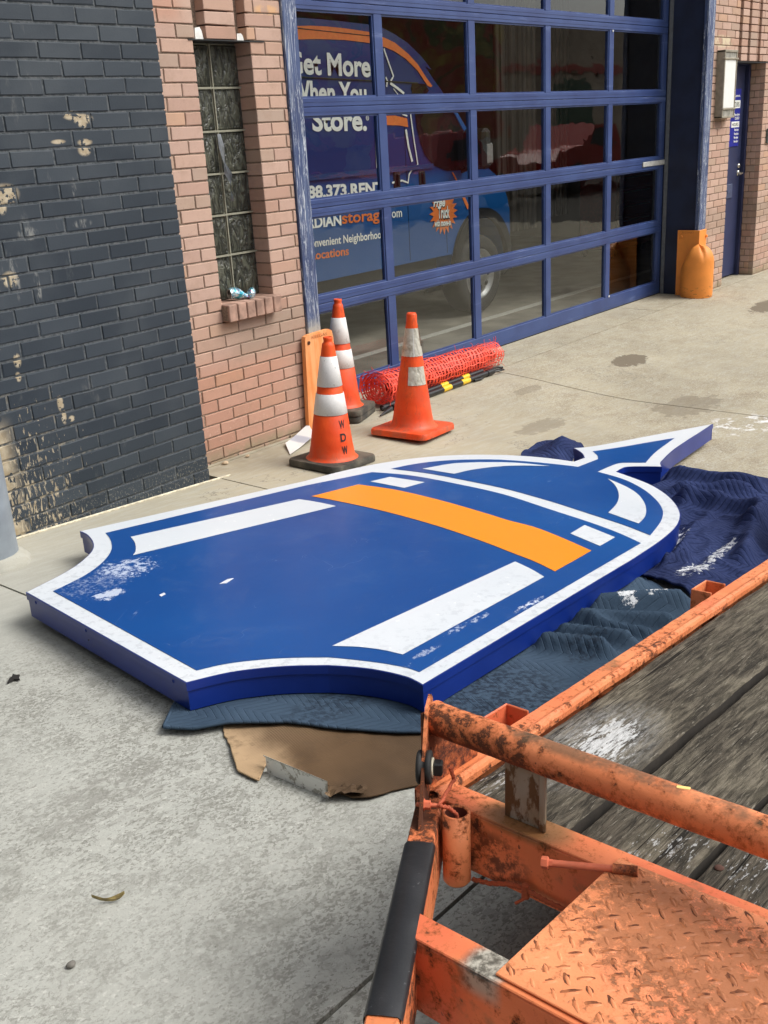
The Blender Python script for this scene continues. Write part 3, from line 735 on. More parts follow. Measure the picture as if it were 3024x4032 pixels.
mb.lathe([(0, .014), (.020, .014), (.024, 0)], 14, Matrix.Translation((p.x+.01, YR-.001, p.z+.07)) @ Matrix.Rotation(R_(90), 4, 'X'))
obj('handle', mb, simple('chrome', (.6, .58, .52), .25, .9), ED)
p = onY(2400+1255/2.6587, 600+405/2.6587, YR)
mb = MB(); mb.bbox(p.x-.11, p.x+.045, YR-.012, YR, p.z-.07, p.z+.07, .004); mb.box(p.x-.09, p.x+.02, YR-.016, YR-.011, p.z-.02, p.z+.01); obj('mail_slot', mb, simple('blue_grey_paint', (.06, .075, .14), .5), ED)
# blue opening hours plaque
tl, br = onY(2650+1020/4.425, 1540/4.425, YR-.006), onY(2400+1200/1.62*0+470, 600, YR)
pz1 = onY(2650+1190/4.425, 1545/4.425, YR-.006); pzb = onY(2000+1430/1.62, 935/1.62, YR-.006); px1 = pz1.x; px0 = px1-.30
mb = MB(); mb.box(px0, px1, YR-.008, YR-.001, pzb.z, pz1.z); pl = obj('hours_sign', mb, simple('sign_blue', (.012, .02, .26), .4), None, label='blue opening hours sign with white panels on the navy entrance door', cat='sign')
def zrow(v): return onY(2000+1450/1.62, v/1.62, YR-.008).z
for (v0, v1) in ((640, 690), (775, 812)):
    mb = MB(); mb.box(px1-.21, px1-.012, YR-.0095, YR-.008, zrow(v1), zrow(v0)); obj('white_panel', mb, M_WHITE, pl)
    lettering('HOURS', (px1-.195, YR-.0096, zrow(v1)+.012), (1, 0, 0), (0, 0, 1), .16, max(.02, zrow(v0)-zrow(v1)-.024), M_DARK, pl)
for v, t_, wd in ((618, 'Come in.', .15), (738, '9am-6pm', .13), (762, 'CLOSED', .11), (835, '9am-6pm', .11), (860, '9am-6pm', .11), (884, '9am-6pm', .11), (908, '9am-6pm', .11)):
    lettering(t_, (px1-.02-wd, YR-.0085, zrow(v)), (1, 0, 0), (0, 0, 1), wd, .024, M_WHITE, pl, bold=.02)

# ---- wall lamp
lx0, lx1 = 6.655, 6.985; ly = YP-.075; z_b, z_t = 1.60, 2.13
q = onY(2650+745/4.425, 2040/4.425, YP); z_b = q.z-.012; q = onY(2650+775/4.425, 880/4.425, YP); z_t = q.z-.0; lx0 = q.x
q = onY(2650+890/4.425, 1500/4.425, ly); q2_ = onY(2650+1085/4.425, 1500/4.425, ly); lx1 = max(q2_.x+.02, lx0+.16)
LF = thing('wall_lamp', ((lx0+lx1)/2, YP, z_b), 'tall box shaped wall lamp with white diffuser between the jamb and the entrance', 'wall lamp')
mb = MB()
mb.bbox(lx0, lx0+.02, ly, YP+.003, z_b, z_t, .003); mb.bbox(lx1-.018, lx1, ly, YP+.003, z_b, z_t, .003); mb.bbox(lx0, lx1, ly-.003, YP+.003, z_t-.018, z_t+.002, .003); mb.bbox(lx0, lx1, ly-.003, YP+.003, z_b-.002, z_b+.016, .003); mb.box(lx0+.01, lx1-.01, YP-.015, YP+.002, z_b, z_t)
hz = (z_t-z_b)
for f in (.135, .875): mb.bbox(lx0-.004, lx1+.012, ly-.007, ly+.02, z_b+hz*f-.008, z_b+hz*f+.008, .003)
obj('housing', mb, M_LAMP, LF)
mb = MB(); mb.bbox(lx0+.021, lx1-.019, ly+.004, YP-.02, z_b+hz*.143, z_b+hz*.867, .006); obj('diffuser', mb, M_LENS, LF)
M_DAC = simple('dirty_acrylic', (.30, .29, .25), .5, var=.3)
for za, zc_ in ((z_b+.017, z_b+hz*.125), (z_b+hz*.885, z_t-.019)): mb = MB(); mb.box(lx0+.021, lx1-.019, ly+.006, YP-.02, za, zc_); obj('end_panel', mb, M_DAC, LF)
mb = MB(); mb.box(9.3-1.3, 8.12, YP-.02, YP+.01, 1.28, 1.42); obj('bell_box', mb, simple('grey_box', (.10, .12, .11), .5), RW)

# ================================================================== inside of the garage
GR = thing('garage_interior', (3, 4, 0), 'dim interior walls and ceiling seen behind the garage door glass', 'room'); GR['kind'] = 'structure'; del GR['category']
M_INW = simple('interior_wall', (.30, .265, .22), .9, var=.2, scale=1.5); M_INR = simple('maroon_wall', (.06, .018, .018), .8, var=.4, scale=1.2)
mb = MB(); mb.box(-2.2, 11, 8.9, 9.1, -.2, 4.4); mb.box(-2.3, -2.2, .6, 9, -.2, 4.4); mb.box(11, 11.1, .6, 9, -.2, 4.4); mb.box(-2.2, 11, .64, 9, 4.3, 4.4); obj('wall', mb, M_INW, GR)
mb = MB(); mb.box(6.60, 11, .70, .72, -.2, 4.3); mb.box(-2.2, 1.0, .64, .66, -.2, 4.3); obj('front_wall', mb, M_INW, GR)
# bundled plastic strip curtain
k = NM('strip_curtain', .35, 0, .4); wv = k.wave(9, 2., 1, k.map((1, 1, .02)), 'X'); k.set('Base Color', k.mix(wv, (.22, .17, .13), (.62, .54, .44))); M_CUR = k.mat
for i, (xc, wd, y) in enumerate(((8.25, .9, 3.4), (10.2, .55, 4.0))):
    m_ = MB(); n = 46; P = []
    for z in (.35, 1.5, 2.6, 3.8): P.append([(xc-wd/2+wd*j/n, y+.05*math.sin(j*1.7)+.02*math.sin(j*.6), z) for j in range(n+1)])
    m_.grid(P); obj('strip_curtain', m_, M_CUR, label=('wide bunch of grey plastic strip curtain behind the third column of panes', 'narrow bunch of plastic strip curtain at the right of the garage')[i], cat='curtain')
YB = thing('bollard', (7.35, 4.2, -.04), 'yellow steel bollard standing inside the garage', 'bollard')
mb = MB(); mb.lathe([(.085, 0), (.085, 1.13), (.07, 1.17), (0, 1.19)], 20); obj('post', mb, simple('safety_yellow', (.52, .30, .02), .5), YB, world=False)
for z in (.55, .96): mb = MB(); mb.lathe([(.087, z), (.087, z+.015)], 20); obj('band', mb, M_DARK, YB, world=False)
# workbench and red tool cabinet
TB = thing('tool_cabinet', (9.3, 2.6, -.04), 'red metal tool cabinet with drawers standing at the right inside the garage', 'cabinet')
M_REDC = simple('red_cabinet_paint', (.20, .02, .015), .35, var=.2)
mb = MB(); mb.bbox(-.5, .5, -.25, .25, .10, 1.05, .01); obj('case', mb, M_REDC, TB, world=False)
for i in range(5):
    m_ = MB(); m_.bbox(-.46, .46, -.272, -.25, .16+i*.17, .30+i*.17, .006); d_ = obj('drawer', m_, M_REDC, TB, world=False)
    m_ = MB(); m_.tube([(-.35, -.29, .27+i*.17), (.35, -.29, .27+i*.17)], .008, 6); obj('handle', m_, M_STEEL, d_, world=False)
for sx in (-.42, .42):
    for sy in (-.2, .2): mb = MB(); mb.lathe([(0, -.03), (.05, -.03), (.05, .0), (0, 0)], 12, Matrix.Translation((sx, sy, .05)) @ Matrix.Rotation(R_(90), 4, 'X')); obj('castor', mb, M_RUBBER, TB, world=False)

# ================================================================== blue van behind the glass, near side at y = 1.65
YV = 1.65
def V(u, v, y=YV): return onY(u, v, y)
r1 = lambda x, y: (1100+x/2.765, y/2.765); r2 = lambda x, y: (1100+x/2.765, 700+y/2.765); r3 = lambda x, y: (1600+x/2.765, y/2.765); r4 = lambda x, y: (1600+x/2.765, 700+y/2.765)
VN = thing('van', (3, 2.6, -.037), 'blue high roof cargo van with white and orange advertising lettering behind the garage door', 'van')
def van_paint():
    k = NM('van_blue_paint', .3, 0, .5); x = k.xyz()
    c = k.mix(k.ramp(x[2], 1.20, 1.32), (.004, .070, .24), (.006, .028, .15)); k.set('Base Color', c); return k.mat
M_VAN = van_paint()
roof = [V(*r1(*p)) for p in ((170, 190), (400, 205), (700, 235), (1000, 270), (1115, 300), (1250, 370), (1400, 470), (1550, 620), (1659, 760))]+[V(*r3(*p)) for p in ((200, 720), (300, 870), (400, 1010), (520, 1225), (600, 1370), (680, 1480), (760, 1640), (900, 1840))]
wcx, wcz, wr = 4.86, .325, .35
pts = [Vector((-.25, YV, roof[0].z-.05)), Vector((-.1, YV, roof[0].z+.01))]+roof+[Vector((5.20, YV, 1.14)), Vector((5.30, YV, .98)), Vector((5.34, YV, .86)), Vector((5.34, YV, .42))]
for i in range(13):
    a = R_(0)+R_(180)*i/12; pts.append(Vector((wcx+.405*math.cos(a), YV, wcz+.02+.46*math.sin(a)*1.25 if False else wcz+.44*max(0, math.sin(a))+.09)))
pts += [Vector((4.40, YV, .56)), Vector((1.25, YV, .56))]
for i in range(13):
    a = R_(180)*i/12; pts.append(Vector((.9+.40*math.cos(a), YV, wcz+.44*math.sin(a)+.09)))
pts += [Vector((.45, YV, .56)), Vector((-.25, YV, .56))]
# window opening cut out as a separate dark pane set proud
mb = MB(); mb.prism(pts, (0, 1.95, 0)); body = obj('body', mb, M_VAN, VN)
def decal(name, pl_, mat, off=.004, par=VN, th=.003):
    m_ = MB(); P = [Vector((p.x, YV-off, p.z)) for p in pl_]; m_.prism(P, (0, -th, 0), bottom=False); return obj(name, m_, mat, par)
M_VGLASS = simple('van_window_glass', (.012, .008, .010), .08, spec=.8)
win = [V(*r3(*p)) for p in ((90, 1215), (110, 1400), (150, 1560), (200, 1690), (290, 1800), (440, 1862), (600, 1850), (690, 1800), (740, 1700), (730, 1560), (640, 1480), (560, 1340), (500, 1215), (470, 1170), (100, 1170))]
decal('side_window', win, M_VGLASS, .004); 
ap = [V(*r3(*p)) for p in ((510, 1228), (545, 1228), (640, 1390), (668, 1480), (650, 1480), (600, 1400))]
decal('window_trim', ap, simple('van_bright_blue', (.01, .10, .32), .35), .009)
ws = [V(*r3(*p)) for p in ((60, 905), (200, 915), (240, 990), (215, 1015), (60, 1015), (45, 960))]
decal('quarter_window', ws, M_VGLASS, .004)
# orange roof band
band = [V(*r1(*p)) for p in ((150, 285), (330, 280), (500, 288), (700, 308), (985, 350), (1140, 412), (1250, 465), (1400, 590), (1500, 700), (1600, 855), (1659, 935), (1645, 950), (1605, 930), (1500, 770), (1370, 640), (1250, 560), (1140, 512), (985, 470), (700, 435), (400, 425), (150, 432))]
decal('roof_stripe', band, M_VORANGE, .0035)
b2 = [V(*r1(*p)) for p in ((1110, 1262), (1250, 1258), (1385, 1290), (1397, 1385), (1300, 1365), (1110, 1362))]
decal('door_stripe', b2, M_VORANGE, .0035)
b3 = [V(*r3(*p)) for p in ((488, 1872), (505, 1878), (550, 1965), (600, 2080), (680, 2250), (660, 2280), (590, 2120), (535, 1965))]
decal('fender_stripe', b3, M_VORANGE, .0035)
mb = MB(); q0, q1 = V(*r1(180, 308)), V(*r1(990, 392)); mb.tube([(q0.x, YV-.008, q0.z), (q1.x, YV-.008, q1.z)], .003, 5)
q0, q1, q2 = V(*r1(180, 838)), V(*r1(1000, 880)), V(*r1(1500, 905)); mb.tube([(q.x, YV-.006, q.z) for q in (q0, q1, q2)], .006, 5); obj('panel_groove', mb, M_DARK, VN)
mb = MB(); q0, q1 = V(*r1(300, 1925)), V(*r1(1659, 1800)); mb.prism([(q0.x, YV-.001, q0.z+.01), (q1.x, YV-.001, q0.z+.005), (q1.x, YV-.001, q0.z-.03), (q0.x, YV-.001, q0.z-.03)], (0, -.018, 0)); obj('waist_moulding', mb, simple('van_mould', (.004, .045, .16), .3), VN)
for xs in (3.56, 3.80, 4.33):
    mb = MB(); mb.tube([(xs, YV-.001, .58), (xs, YV-.001, 1.9 if xs < 4 else 1.1)], .0025, 4); obj('door_seam', mb, M_DARK, VN)
def stroke(pl_, wd, nm='outline_graphic', mat=None):
    P = [V(*p) for p in pl_]; L = []; Rr = []
    for i, p in enumerate(P):
        t = (P[min(i+1, len(P)-1)]-P[max(i-1, 0)]); t.y = 0; t.normalize(); nn = Vector((-t.z, 0, t.x)); L.append(p+nn*wd/2); Rr.append(p-nn*wd/2)
    return decal(nm, L+Rr[::-1], mat or M_WHITE, .005)
stroke([r1(*p) for p in ((1130, 530), (1185, 690), (1235, 830), (1225, 850), (1205, 880))], .014)
stroke([r1(*p) for p in ((1200, 905), (1250, 940), (1310, 985), (1350, 1020))], .020)
stroke([r1(*p) for p in ((1235, 965), (1262, 1000), (1285, 1030))], .006)
stroke([r1(*p) for p in ((1150, 840), (1168, 880), (1160, 945))], .014)
stroke([r1(*p) for p in ((1420, 1235), (1455, 1500), (1500, 1790), (1440, 1840), (1405, 1900), (1395, 1990), (1330, 1965), (1220, 1990))], .014)
stroke([r1(*p) for p in ((1370, 1410), (1400, 1600), (1440, 1760))], .022)
stroke([r1(*p) for p in ((1035, 1258), (1045, 1550), (1055, 1830))], .014)
stroke([r1(*p) for p in ((1330, 1245), (1385, 1262))], .012)
def vtext(t_, a, b, cap, mat, x0=None, bold=.02, shear=0., x1=None):
    A, B = V(*a), V(*b); xl = x0 if x0 is not None else A.x; xr = x1 if x1 is not None else B.x
    sl = (B.z-A.z)/(B.x-A.x); 
    return lettering(t_, (xl, YV-.0045, A.z+(xl-A.x)*sl), (1, 0, sl), (-sl, 0, 1), (xr-xl), cap, mat, VN, bold=bold, shear=shear)
eL, eR = V(*r1(240, 800)), V(*r1(990, 832))
vtext('Get More', r1(240, 800), r1(990, 832), .152, M_WHITE, x0=eL.x-.145, bold=.03)
yT = V(*r1(650, 885))
sl_ = (eR.z-eL.z)/(eR.x-eL.x)
lettering('When You', (eL.x-.14, YV-.0045, yT.z-.148+.012), (1, 0, sl_), (-sl_, 0, 1), V(*r1(940, 1000)).x-eL.x+.14, .150, M_WHITE, VN, bold=.032)
vtext('Store.', r1(355, 1420), r1(948, 1415), .152, M_WHITE, bold=.032)
q = V(*r1(952, 1285)); mb = MB(); mb.lathe([(.018, 0), (.018, .002), (.013, .002), (.013, 0)], 16, Matrix.Translation((q.x, YV-.005, q.z)) @ Matrix.Rotation(R_(90), 4, 'X')); obj('registered_mark', mb, M_WHITE, VN)
lettering('R', (q.x-.007, YV-.0045, q.z-.008), (1, 0, 0), (0, 0, 1), .014, .017, M_WHITE, VN)
q = V(*r1(340, 2150)); q1 = V(*r1(1050, 2000)); tw = q1.x-q.x
lettering('888.373.RENT', (q.x-.115, YV-.0045, q.z), (1, 0, -.035), (.035, 0, 1), tw+.115+.085, .088, M_WHITE, VN, bold=.04)
q = V(*r2(360, 530)); q1 = V(*r2(670, 500))
lettering('GUARDIAN', (q.x-.33, YV-.0045, q.z), (1, 0, -.03), (.03, 0, 1), q1.x-q.x+.33, .080, M_WHITE, VN, bold=.032)
q2 = V(*r2(1100, 400)); lettering('storage', (q1.x+.008, YV-.0045, q1.z), (1, 0, -.03), (.03, 0, 1), V(*r2(1120, 400)).x-q1.x+.03, .088, M_VORANGE, VN, bold=.02)
q = V(*r2(1225, 432)); q1 = V(*r2(1330, 420)); lettering('.com', (q.x-.075, YV-.0045, q.z), (1, 0, -.03), (.03, 0, 1), q1.x-q.x+.075, .075, M_WHITE, VN, bold=.01)
q = V(*r2(362, 752)); q1 = V(*r2(1110, 655)); lettering('Convenient Neighborhood', (q.x-.085, YV-.0045, q.z), (1, 0, -.025), (.025, 0, 1), q1.x-q.x+.085+.035, .062, M_WHITE, VN, bold=.018)
q = V(*r2(385, 886)); q1 = V(*r2(752, 838)); lettering('Locations', (q.x-.045, YV-.0045, q.z), (1, 0, -.03), (.03, 0, 1), q1.x-q.x+.045, .066, M_VORANGE, VN, bold=.02)
c = V(*r4(400, 375)); n = 20; sp = []
for i in range(n*2):
    a = math.pi*i/n; rr = (.205 if i % 2 == 0 else .145); sp.append(Vector((c.x+rr*math.cos(a)*1.0, 0, c.z+rr*.92*math.sin(a))))
decal('starburst', sp, M_VORANGE, .004)
for t_, p_, wd, cp, sh in (('Free', (285, 315), .17, .075, .25), ('Truck', (335, 440), .17, .10, 0.), ('with move-in', (298, 530), .235, .055, 0.)):
    q = V(*r4(*p_)); lettering(t_, (q.x+.004, YV-.0078, q.z-.006), (1, 0, -.05), (.05, 0, 1), wd, cp, M_DARK, VN, bold=.07, shear=sh); lettering(t_, (q.x, YV-.0088, q.z), (1, 0, -.05), (.05, 0, 1), wd, cp, M_WHITE, VN, bold=.03, shear=sh)
for p_ in ((1275, 1955), (1550, 1945)):
    q = V(*r1(*p_)); mb = MB(); mb.bbox(q.x-.042, q.x+.042, YV-.012, YV+.01, q.z-.075, q.z+.062, .02); h = obj('handle_recess', mb, M_DARK, VN)
    mb = MB(); mb.bbox(q.x-.014, q.x+.014, YV-.035, YV-.012, q.z-.05, q.z+.045, .008); obj('door_handle', mb, M_DARK, h)
MR = MB(); q = V(*r3(840, 1665), YV-.22); MR.bbox(q.x-.10, q.x+.02, YV-.30, YV-.06, q.z-.13, q.z+.20, .03); mo = obj('wing_mirror', MR, M_DARK, VN)
mb = MB(); mb.bbox(q.x-.07, q.x+.028, YV-.306, YV-.12, q.z-.09, q.z+.08, .012); obj('mirror_glass', mb, M_STEEL, mo)
mb = MB(); mb.tube([(q.x, YV-.1, q.z-.1), (q.x-.02, YV+.02, q.z-.15)], .02, 8); obj('mirror_arm', mb, M_DARK, mo)
# wheels and wheel arches
for wx in (wcx, .9):
    mb = MB(); A = []; B = []
    for i in range(25):
        a = R_(-12)+R_(204)*i/24; A.append(Vector((wx+.47*math.cos(a), YV-.035, wcz+.09+.50*math.sin(a)))); B.append(Vector((wx+.385*math.cos(a), YV-.035, wcz+.09+.42*math.sin(a))))
    mb.prism(A+B[::-1], (0, .045, 0)); obj('wheel_arch', mb, simple('black_cladding', (.010, .010, .011), .7, spec=.2), VN)
    mb = MB(); mb.box(wx-.45, wx+.45, YV+.30, YV+.34, .2, .85); obj('arch_liner', mb, M_DARK, VN)
    RX = Matrix.Translation((wx, YV+.02, wcz)) @ Matrix.Rotation(R_(90), 4, 'X')
    mb = MB(); mb.lathe([(.225, -.20), (.34, -.20), (.352, -.17), (.352, -.03), (.34, .0), (.30, .015), (.235, .008), (.225, -.02)], 40, RX); wh = obj('wheel', mb, M_RUBBER, VN)
    mb = MB(); mb.lathe([(.228, .002), (.215, .006), (.205, -.03), (.175, -.035), (.15, -.01), (.10, .006), (.07, .006), (.066, .02), (0, .022)], 36, RX)
    obj('rim', mb, simple('rim_steel', (.32, .32, .31), .4, .6), wh)
    for i in range(8):
        mb = MB(); a = 2*math.pi*i/8; mb.lathe([(0, .012), (.026, .012), (.028, -.004)], 10, RX @ Matrix.Translation((.125*math.cos(a), .125*math.sin(a), -.006))); obj('rim_hole', mb, M_DARK, wh)
for x0, x1 in ((1.4, 4.3),):
    mb = MB(); mb.box(x0, x1, YV+.1, YV+1.8, .28, .55); obj('underbody', mb, M_DARK, VN)
mb = MB(); mb.bbox(5.30, 5.44, YV+.05, YV+1.9, .25, .62, .05); obj('front_bumper', mb, M_DARK, VN)
# ================================================================== across the street (only mirrored in the glass)
M_RD = [simple('roller_door_red', (.34, .045, .035), .5), simple('roller_door_white', (.62, .60, .55), .5), simple('roller_door_green', (.06, .12, .07), .5)]
OB = thing('warehouse', (12, -15, -.3), 'long brown warehouse with lapped siding across the street, mirrored in the door glass', 'building')
M_SID = simple('brown_siding', (.56, .45, .34), .8, var=.2, scale=2)
mb = MB()
for i in range(20):
    z = -.4+i*.27; mb.box(-9, 60, -15.02-.0, -14.98+.03, z, z+.262); 
mb.box(-9, 60, -24, -15.02, -.5, 4.9); obj('siding', mb, M_SID, OB)
for i in range(9):
    m_ = MB(); x = -4+i*7; m_.box(x, x+2.6, -15.0, -14.93, -.3, 2.9); obj('roller_door', m_, M_RD[i % 3], OB)
k = NM('street_mural', .8); n_ = k.noise(.42, 4, .6, k.map((1, 1, 1.2)), 1.2); c_ = k.cramp(n_, [(0., (.62, .50, .16)), (.40, (.58, .44, .12)), (.47, (.42, .07, .05)), (.53, (.60, .20, .14)), (.58, (.10, .16, .07)), (.68, (.62, .52, .20))]); k.set('Base Color', c_)
mb = MB(); mb.box(17.5, 27.5, -14.95, -14.88, 1.2, 4.8); obj('painted_panel', mb, k.mat, OB)
mb = MB(); mb.box(27.5, 48, -14.95, -14.86, 3.15, 3.45); obj('awning_strip', mb, simple('red_awning', (.55, .12, .10), .7), OB)
M_CAR = simple('dark_red_paint', (.42, .022, .018), .25)
def parked(loc, label, flip=1):
    CR = thing('parked_car', loc, label, 'car', 'cars parked across the street')
    mb = MB(); o_ = [(-2.6, .45), (-2.55, .95), (-.9, 1.0), (-.7, 1.0), (-.35, 1.62), (.75, 1.66), (1.25, 1.12), (2.35, 1.0), (2.6, .8), (2.6, .42)]
    mb.prism([(x*flip, -.9, z) for x, z in o_], (0, 1.8, 0)); obj('body', mb, M_CAR, CR, world=False)
    mb = MB(); mb.prism([(x*flip, .905, z) for x, z in ((-.22, 1.08), (.98, 1.12), (.68, 1.55), (-.12, 1.53))], (0, .01, 0)); obj('side_window', mb, M_DARK, CR, world=False)
    mb = MB(); mb.box(-2.62, 2.62, .895, .93, .48, .56); obj('sill_trim', mb, M_WHITEPL, CR, world=False)
    for x in (-1.6, 1.65):
        m_ = MB(); m_.lathe([(0, -.02), (.24, -.02), (.37, 0), (.37, .22), (0, .22)], 24, Matrix.Translation((x*flip, .74, .37)) @ Matrix.Rotation(R_(-90), 4, 'X')); obj('wheel', m_, M_RUBBER, CR, world=False)
parked((15.5, -9.2, -.13), 'dark red pickup truck mirrored over the van windows in the door glass')
parked((22.6, -9.4, -.13), 'dark red pickup truck mirrored in the fourth column of door panes', -1)

# ================================================================== grey post at the left edge
PO = thing('steel_post', (-1.318, -.19, .08), 'thick grey steel post at the left edge of the pavement by the slate wall', 'post')
mb = MB(); mb.lathe([(.108, -.02), (.108, 3.2)], 40); obj('shaft', mb, M_GALV, PO, world=False)
mb = MB(); n = 40; prof = [(.150, -.01), (.146, .012), (.128, .030), (.113, .040), (.107, .043)]
rows = [[((r+.006*noise.noise(Vector((k_*.5, j, 0))))*math.cos(2*math.pi*k_/n), (r+.006*noise.noise(Vector((k_*.5, j, 0))))*math.sin(2*math.pi*k_/n), z) for k_ in range(n+1)] for j, (r, z) in enumerate(prof)]
mb.grid(rows); obj('grout_collar', mb, M_CONC, PO, world=False)

# ================================================================== traffic cones
def cone_orange(name, dirt):
    k = NM(name, .5, 0, .4); v = k.map(kind='Object'); x = k.xyz('Object')
    c = k.mix(k.ramp(k.noise(6, 4, .5, v), .3, .7), (.74, .058, .006), (.86, .098, .012))
    d = k.m('MULTIPLY', k.ramp(k.noise(11, 6, .7, k.map((1, 1, .5), kind='Object')), .66-dirt, .82-dirt*.6), .6); c = k.mix(d, c, (.20, .045, .018)); c = k.mix(k.m('MULTIPLY', k.ramp(k.noise(30, 6, .75, k.map((1, 1, .35), kind='Object')), .58-dirt*.5, .68), .55), c, (.26, .06, .03)); c = k.mix(k.m('MULTIPLY', k.ramp(k.noise(5, 5, .7, k.map((1, 1, .7), kind='Object', loc=(3, 3, 3))), .52-dirt*.6, .7), .28), c, (.42, .14, .08))
    foot = k.m('MULTIPLY', k.ramp(x[2], .14, .03), k.ramp(k.noise(14, 4, .6, v), .35, .7)); c = k.mix(k.m('MULTIPLY', foot, .45), c, (.24, .13, .08)); k.set('Base Color', c)
    k.bump(k.m('ADD', k.noise(40, 4, .6, v), k.m('MULTIPLY', k.noise(7, 2, .5, v), 2.)), .22, .006); return k.mat
def cone_white(name, dirt):
    k = NM(name, .45, 0, .5); v = k.map(kind='Object')
    c = k.mix(k.m('MULTIPLY', k.ramp(k.noise(22, 7, .78, v), .56-dirt, .72-dirt*.5), .75), (.76, .75, .73), (.27, .23, .18)); c = k.mix(k.m('MULTIPLY', k.ramp(k.noise(70, 4, .7, v), .66, .70), .7), c, (.12, .10, .08))
    wv = k.voro(120, v); c = k.mix(k.m('MULTIPLY', k.ramp(wv, .3, .6), .12), c, (.45, .44, .40)); k.set('Base Color', c); return k.mat
M_CO = cone_orange('cone_orange', .0); M_CO2 = cone_orange('cone_orange_dirty', .13); M_CW = cone_white('cone_collar', -.05); M_CW2 = cone_white('cone_collar_dirty', .03)
def rub():
    k = NM('cone_base_rubber', .8); v = k.map(kind='Object'); c = k.mix(k.ramp(k.noise(9, 5, .65, v), .35, .7), (.035, .033, .028), (.13, .115, .085)); k.set('Base Color', c); k.bump(k.noise(60, 4, .7, v), .4, .003); return k.mat
M_CB = rub()
def rounded_base(mb, s, r, z0, z1, top=.9):
    pts = []
    for (cx_, cy_, a0) in ((1, 1, 0), (-1, 1, 90), (-1, -1, 180), (1, -1, 270)):
        for i in range(6): a = R_(a0+90*i/5); pts.append(Vector((cx_*(s-r)+r*math.cos(a), cy_*(s-r)+r*math.sin(a), z0)))
    n = len(pts); lev = [(1., z0), (1., z0+(z1-z0)*.7), (.975, z1)]
    rows = [[Vector((p.x*f, p.y*f, z)) for p in pts+[pts[0]]] for f, z in lev]
    mb.grid(rows); mb.f[-(len(lev)-1)*n:] = [tuple(f) for f in mb.f[-(len(lev)-1)*n:]]
    mb.add(rows[-1][:n], [tuple(range(n))])
def cone(loc, yaw, label, style, H=.70, stack=0, lean=0.):
    T = thing('traffic_cone', loc, label, 'traffic cone', 'traffic cones in front of the garage door')
    T.matrix_world = Matrix.Translation(loc) @ SLOPE @ Matrix.Rotation(R_(lean), 4, 'X') @ Matrix.Rotation(R_(yaw), 4, 'Z')
    zb = .036*(1+stack)
    co, cw = (M_CO, M_CW) if style == 'A' else (M_CO2, M_CW2)
    for s_ in range(stack+1):
        m_ = MB(); rounded_base(m_, .175 if style != 'C' else .188, .045, .004+.036*s_, .036*(s_+1)); obj('base', m_, M_CB if style != 'C' else co, T, world=False)
    rad = lambda z: .120-.1526*(z-.014-zb)       # body taper
    m_ = MB()
    if style == 'C': prof = [(.150, zb-.002), (.138, zb+.004), (.122, zb+.02)]+[(rad(z), z) for z in (zb+.06, .25, .4, .55, H-.05)]+[(.030, H-.012), (.024, H), (.012, H-.004), (.012, H-.05)]
    else: prof = [(.142, zb-.002), (.130, zb+.006), (.121, zb+.02), (rad(zb+.07), zb+.07), (rad(zb+.230)+.002, zb+.230), (rad(zb+.234)-.001, zb+.234), (rad(H-.05), H-.05), (rad(H-.034), H-.034), (.0235, H-.028), (.0225, H-.02), (.0245, H-.012), (.0245, H-.002), (.020, H), (.018, H-.05)]
    m_.lathe(prof, 48); b_ = obj('cone_body', m_, co, T, world=False)
    if style != 'C':
        for (z0, z1) in ((zb+.236, zb+.344), (zb+.381, zb+.534)):
            m_ = MB(); m_.lathe([(rad(z0)+.0015, z0), (rad(z0)+.003, z0+.001), (rad(z1)+.003, z1-.001), (rad(z1)+.0015, z1)], 48); obj('reflective_collar', m_, cw, T, world=False)
    return T, rad
A_, radA = cone((.598, -.292, -.018), 2, 'traffic cone with clean white bands and W D W stencilled down its side', 'A', .668)
# stencil: letters laid on the cone surface
def on_cone(T, rad, body, ang, z0, wd, ht, mat):
    me = text_mesh(body, .03); xs = [v.co.x for v in me.vertices]; x0, x1 = min(xs), max(xs)
    bm_ = __import__('bmesh').new(); bm_.from_mesh(me); __import__('bmesh').ops.subdivide_edges(bm_, edges=bm_.edges, cuts=1, use_grid_fill=False); bm_.to_mesh(me); bm_.free()
    for v in me.vertices:
        z = z0+v.co.y/.729*ht; r = rad(z)+.0022; a = ang+((v.co.x-(x0+x1)/2)/(x1-x0)*wd)/r; v.co = Vector((r*math.cos(a), r*math.sin(a), z))
    me.materials.clear(); me.materials.append(mat); o = bpy.data.objects.new('stencil_letter', me); finish(o, T, False)
# angle of the stencil: facing the camera, turned to the right
va = math.atan2(-3.903+.29, -3.225-.6)
for ch, z in (('W', .206), ('D', .138), ('W', .072)): on_cone(A_, radA, ch, va+.62-R_(2), z, .036, .042, M_DARK)
B_, radB = cone((1.352, .312, -.02), 22, 'grimy traffic cone on a double black base against the garage door', 'B', .715, stack=1)
C_, radC = cone((1.310, -.279, -.040), 7, 'battered traffic cone with an orange base and torn silver tape bands', 'C', .684)
vc = math.atan2(-3.903+.318, -3.225-1.362)
def tape(name, z0, z1, a0, a1, mat, off=.0022, rag=0.):
    m_ = MB(); n = 24; P = []
    for j in range(6):
        z = z0+(z1-z0)*j/5; P.append([((radC(z)+off)*math.cos(a0+(a1-a0)*i/n), (radC(z)+off)*math.sin(a0+(a1-a0)*i/n), z+rag*math.sin(i*2.3+j)*(1 if j in (0, 5) else 0)) for i in range(n+1)])
    m_.grid(P); obj(name, m_, mat, C_, world=False)
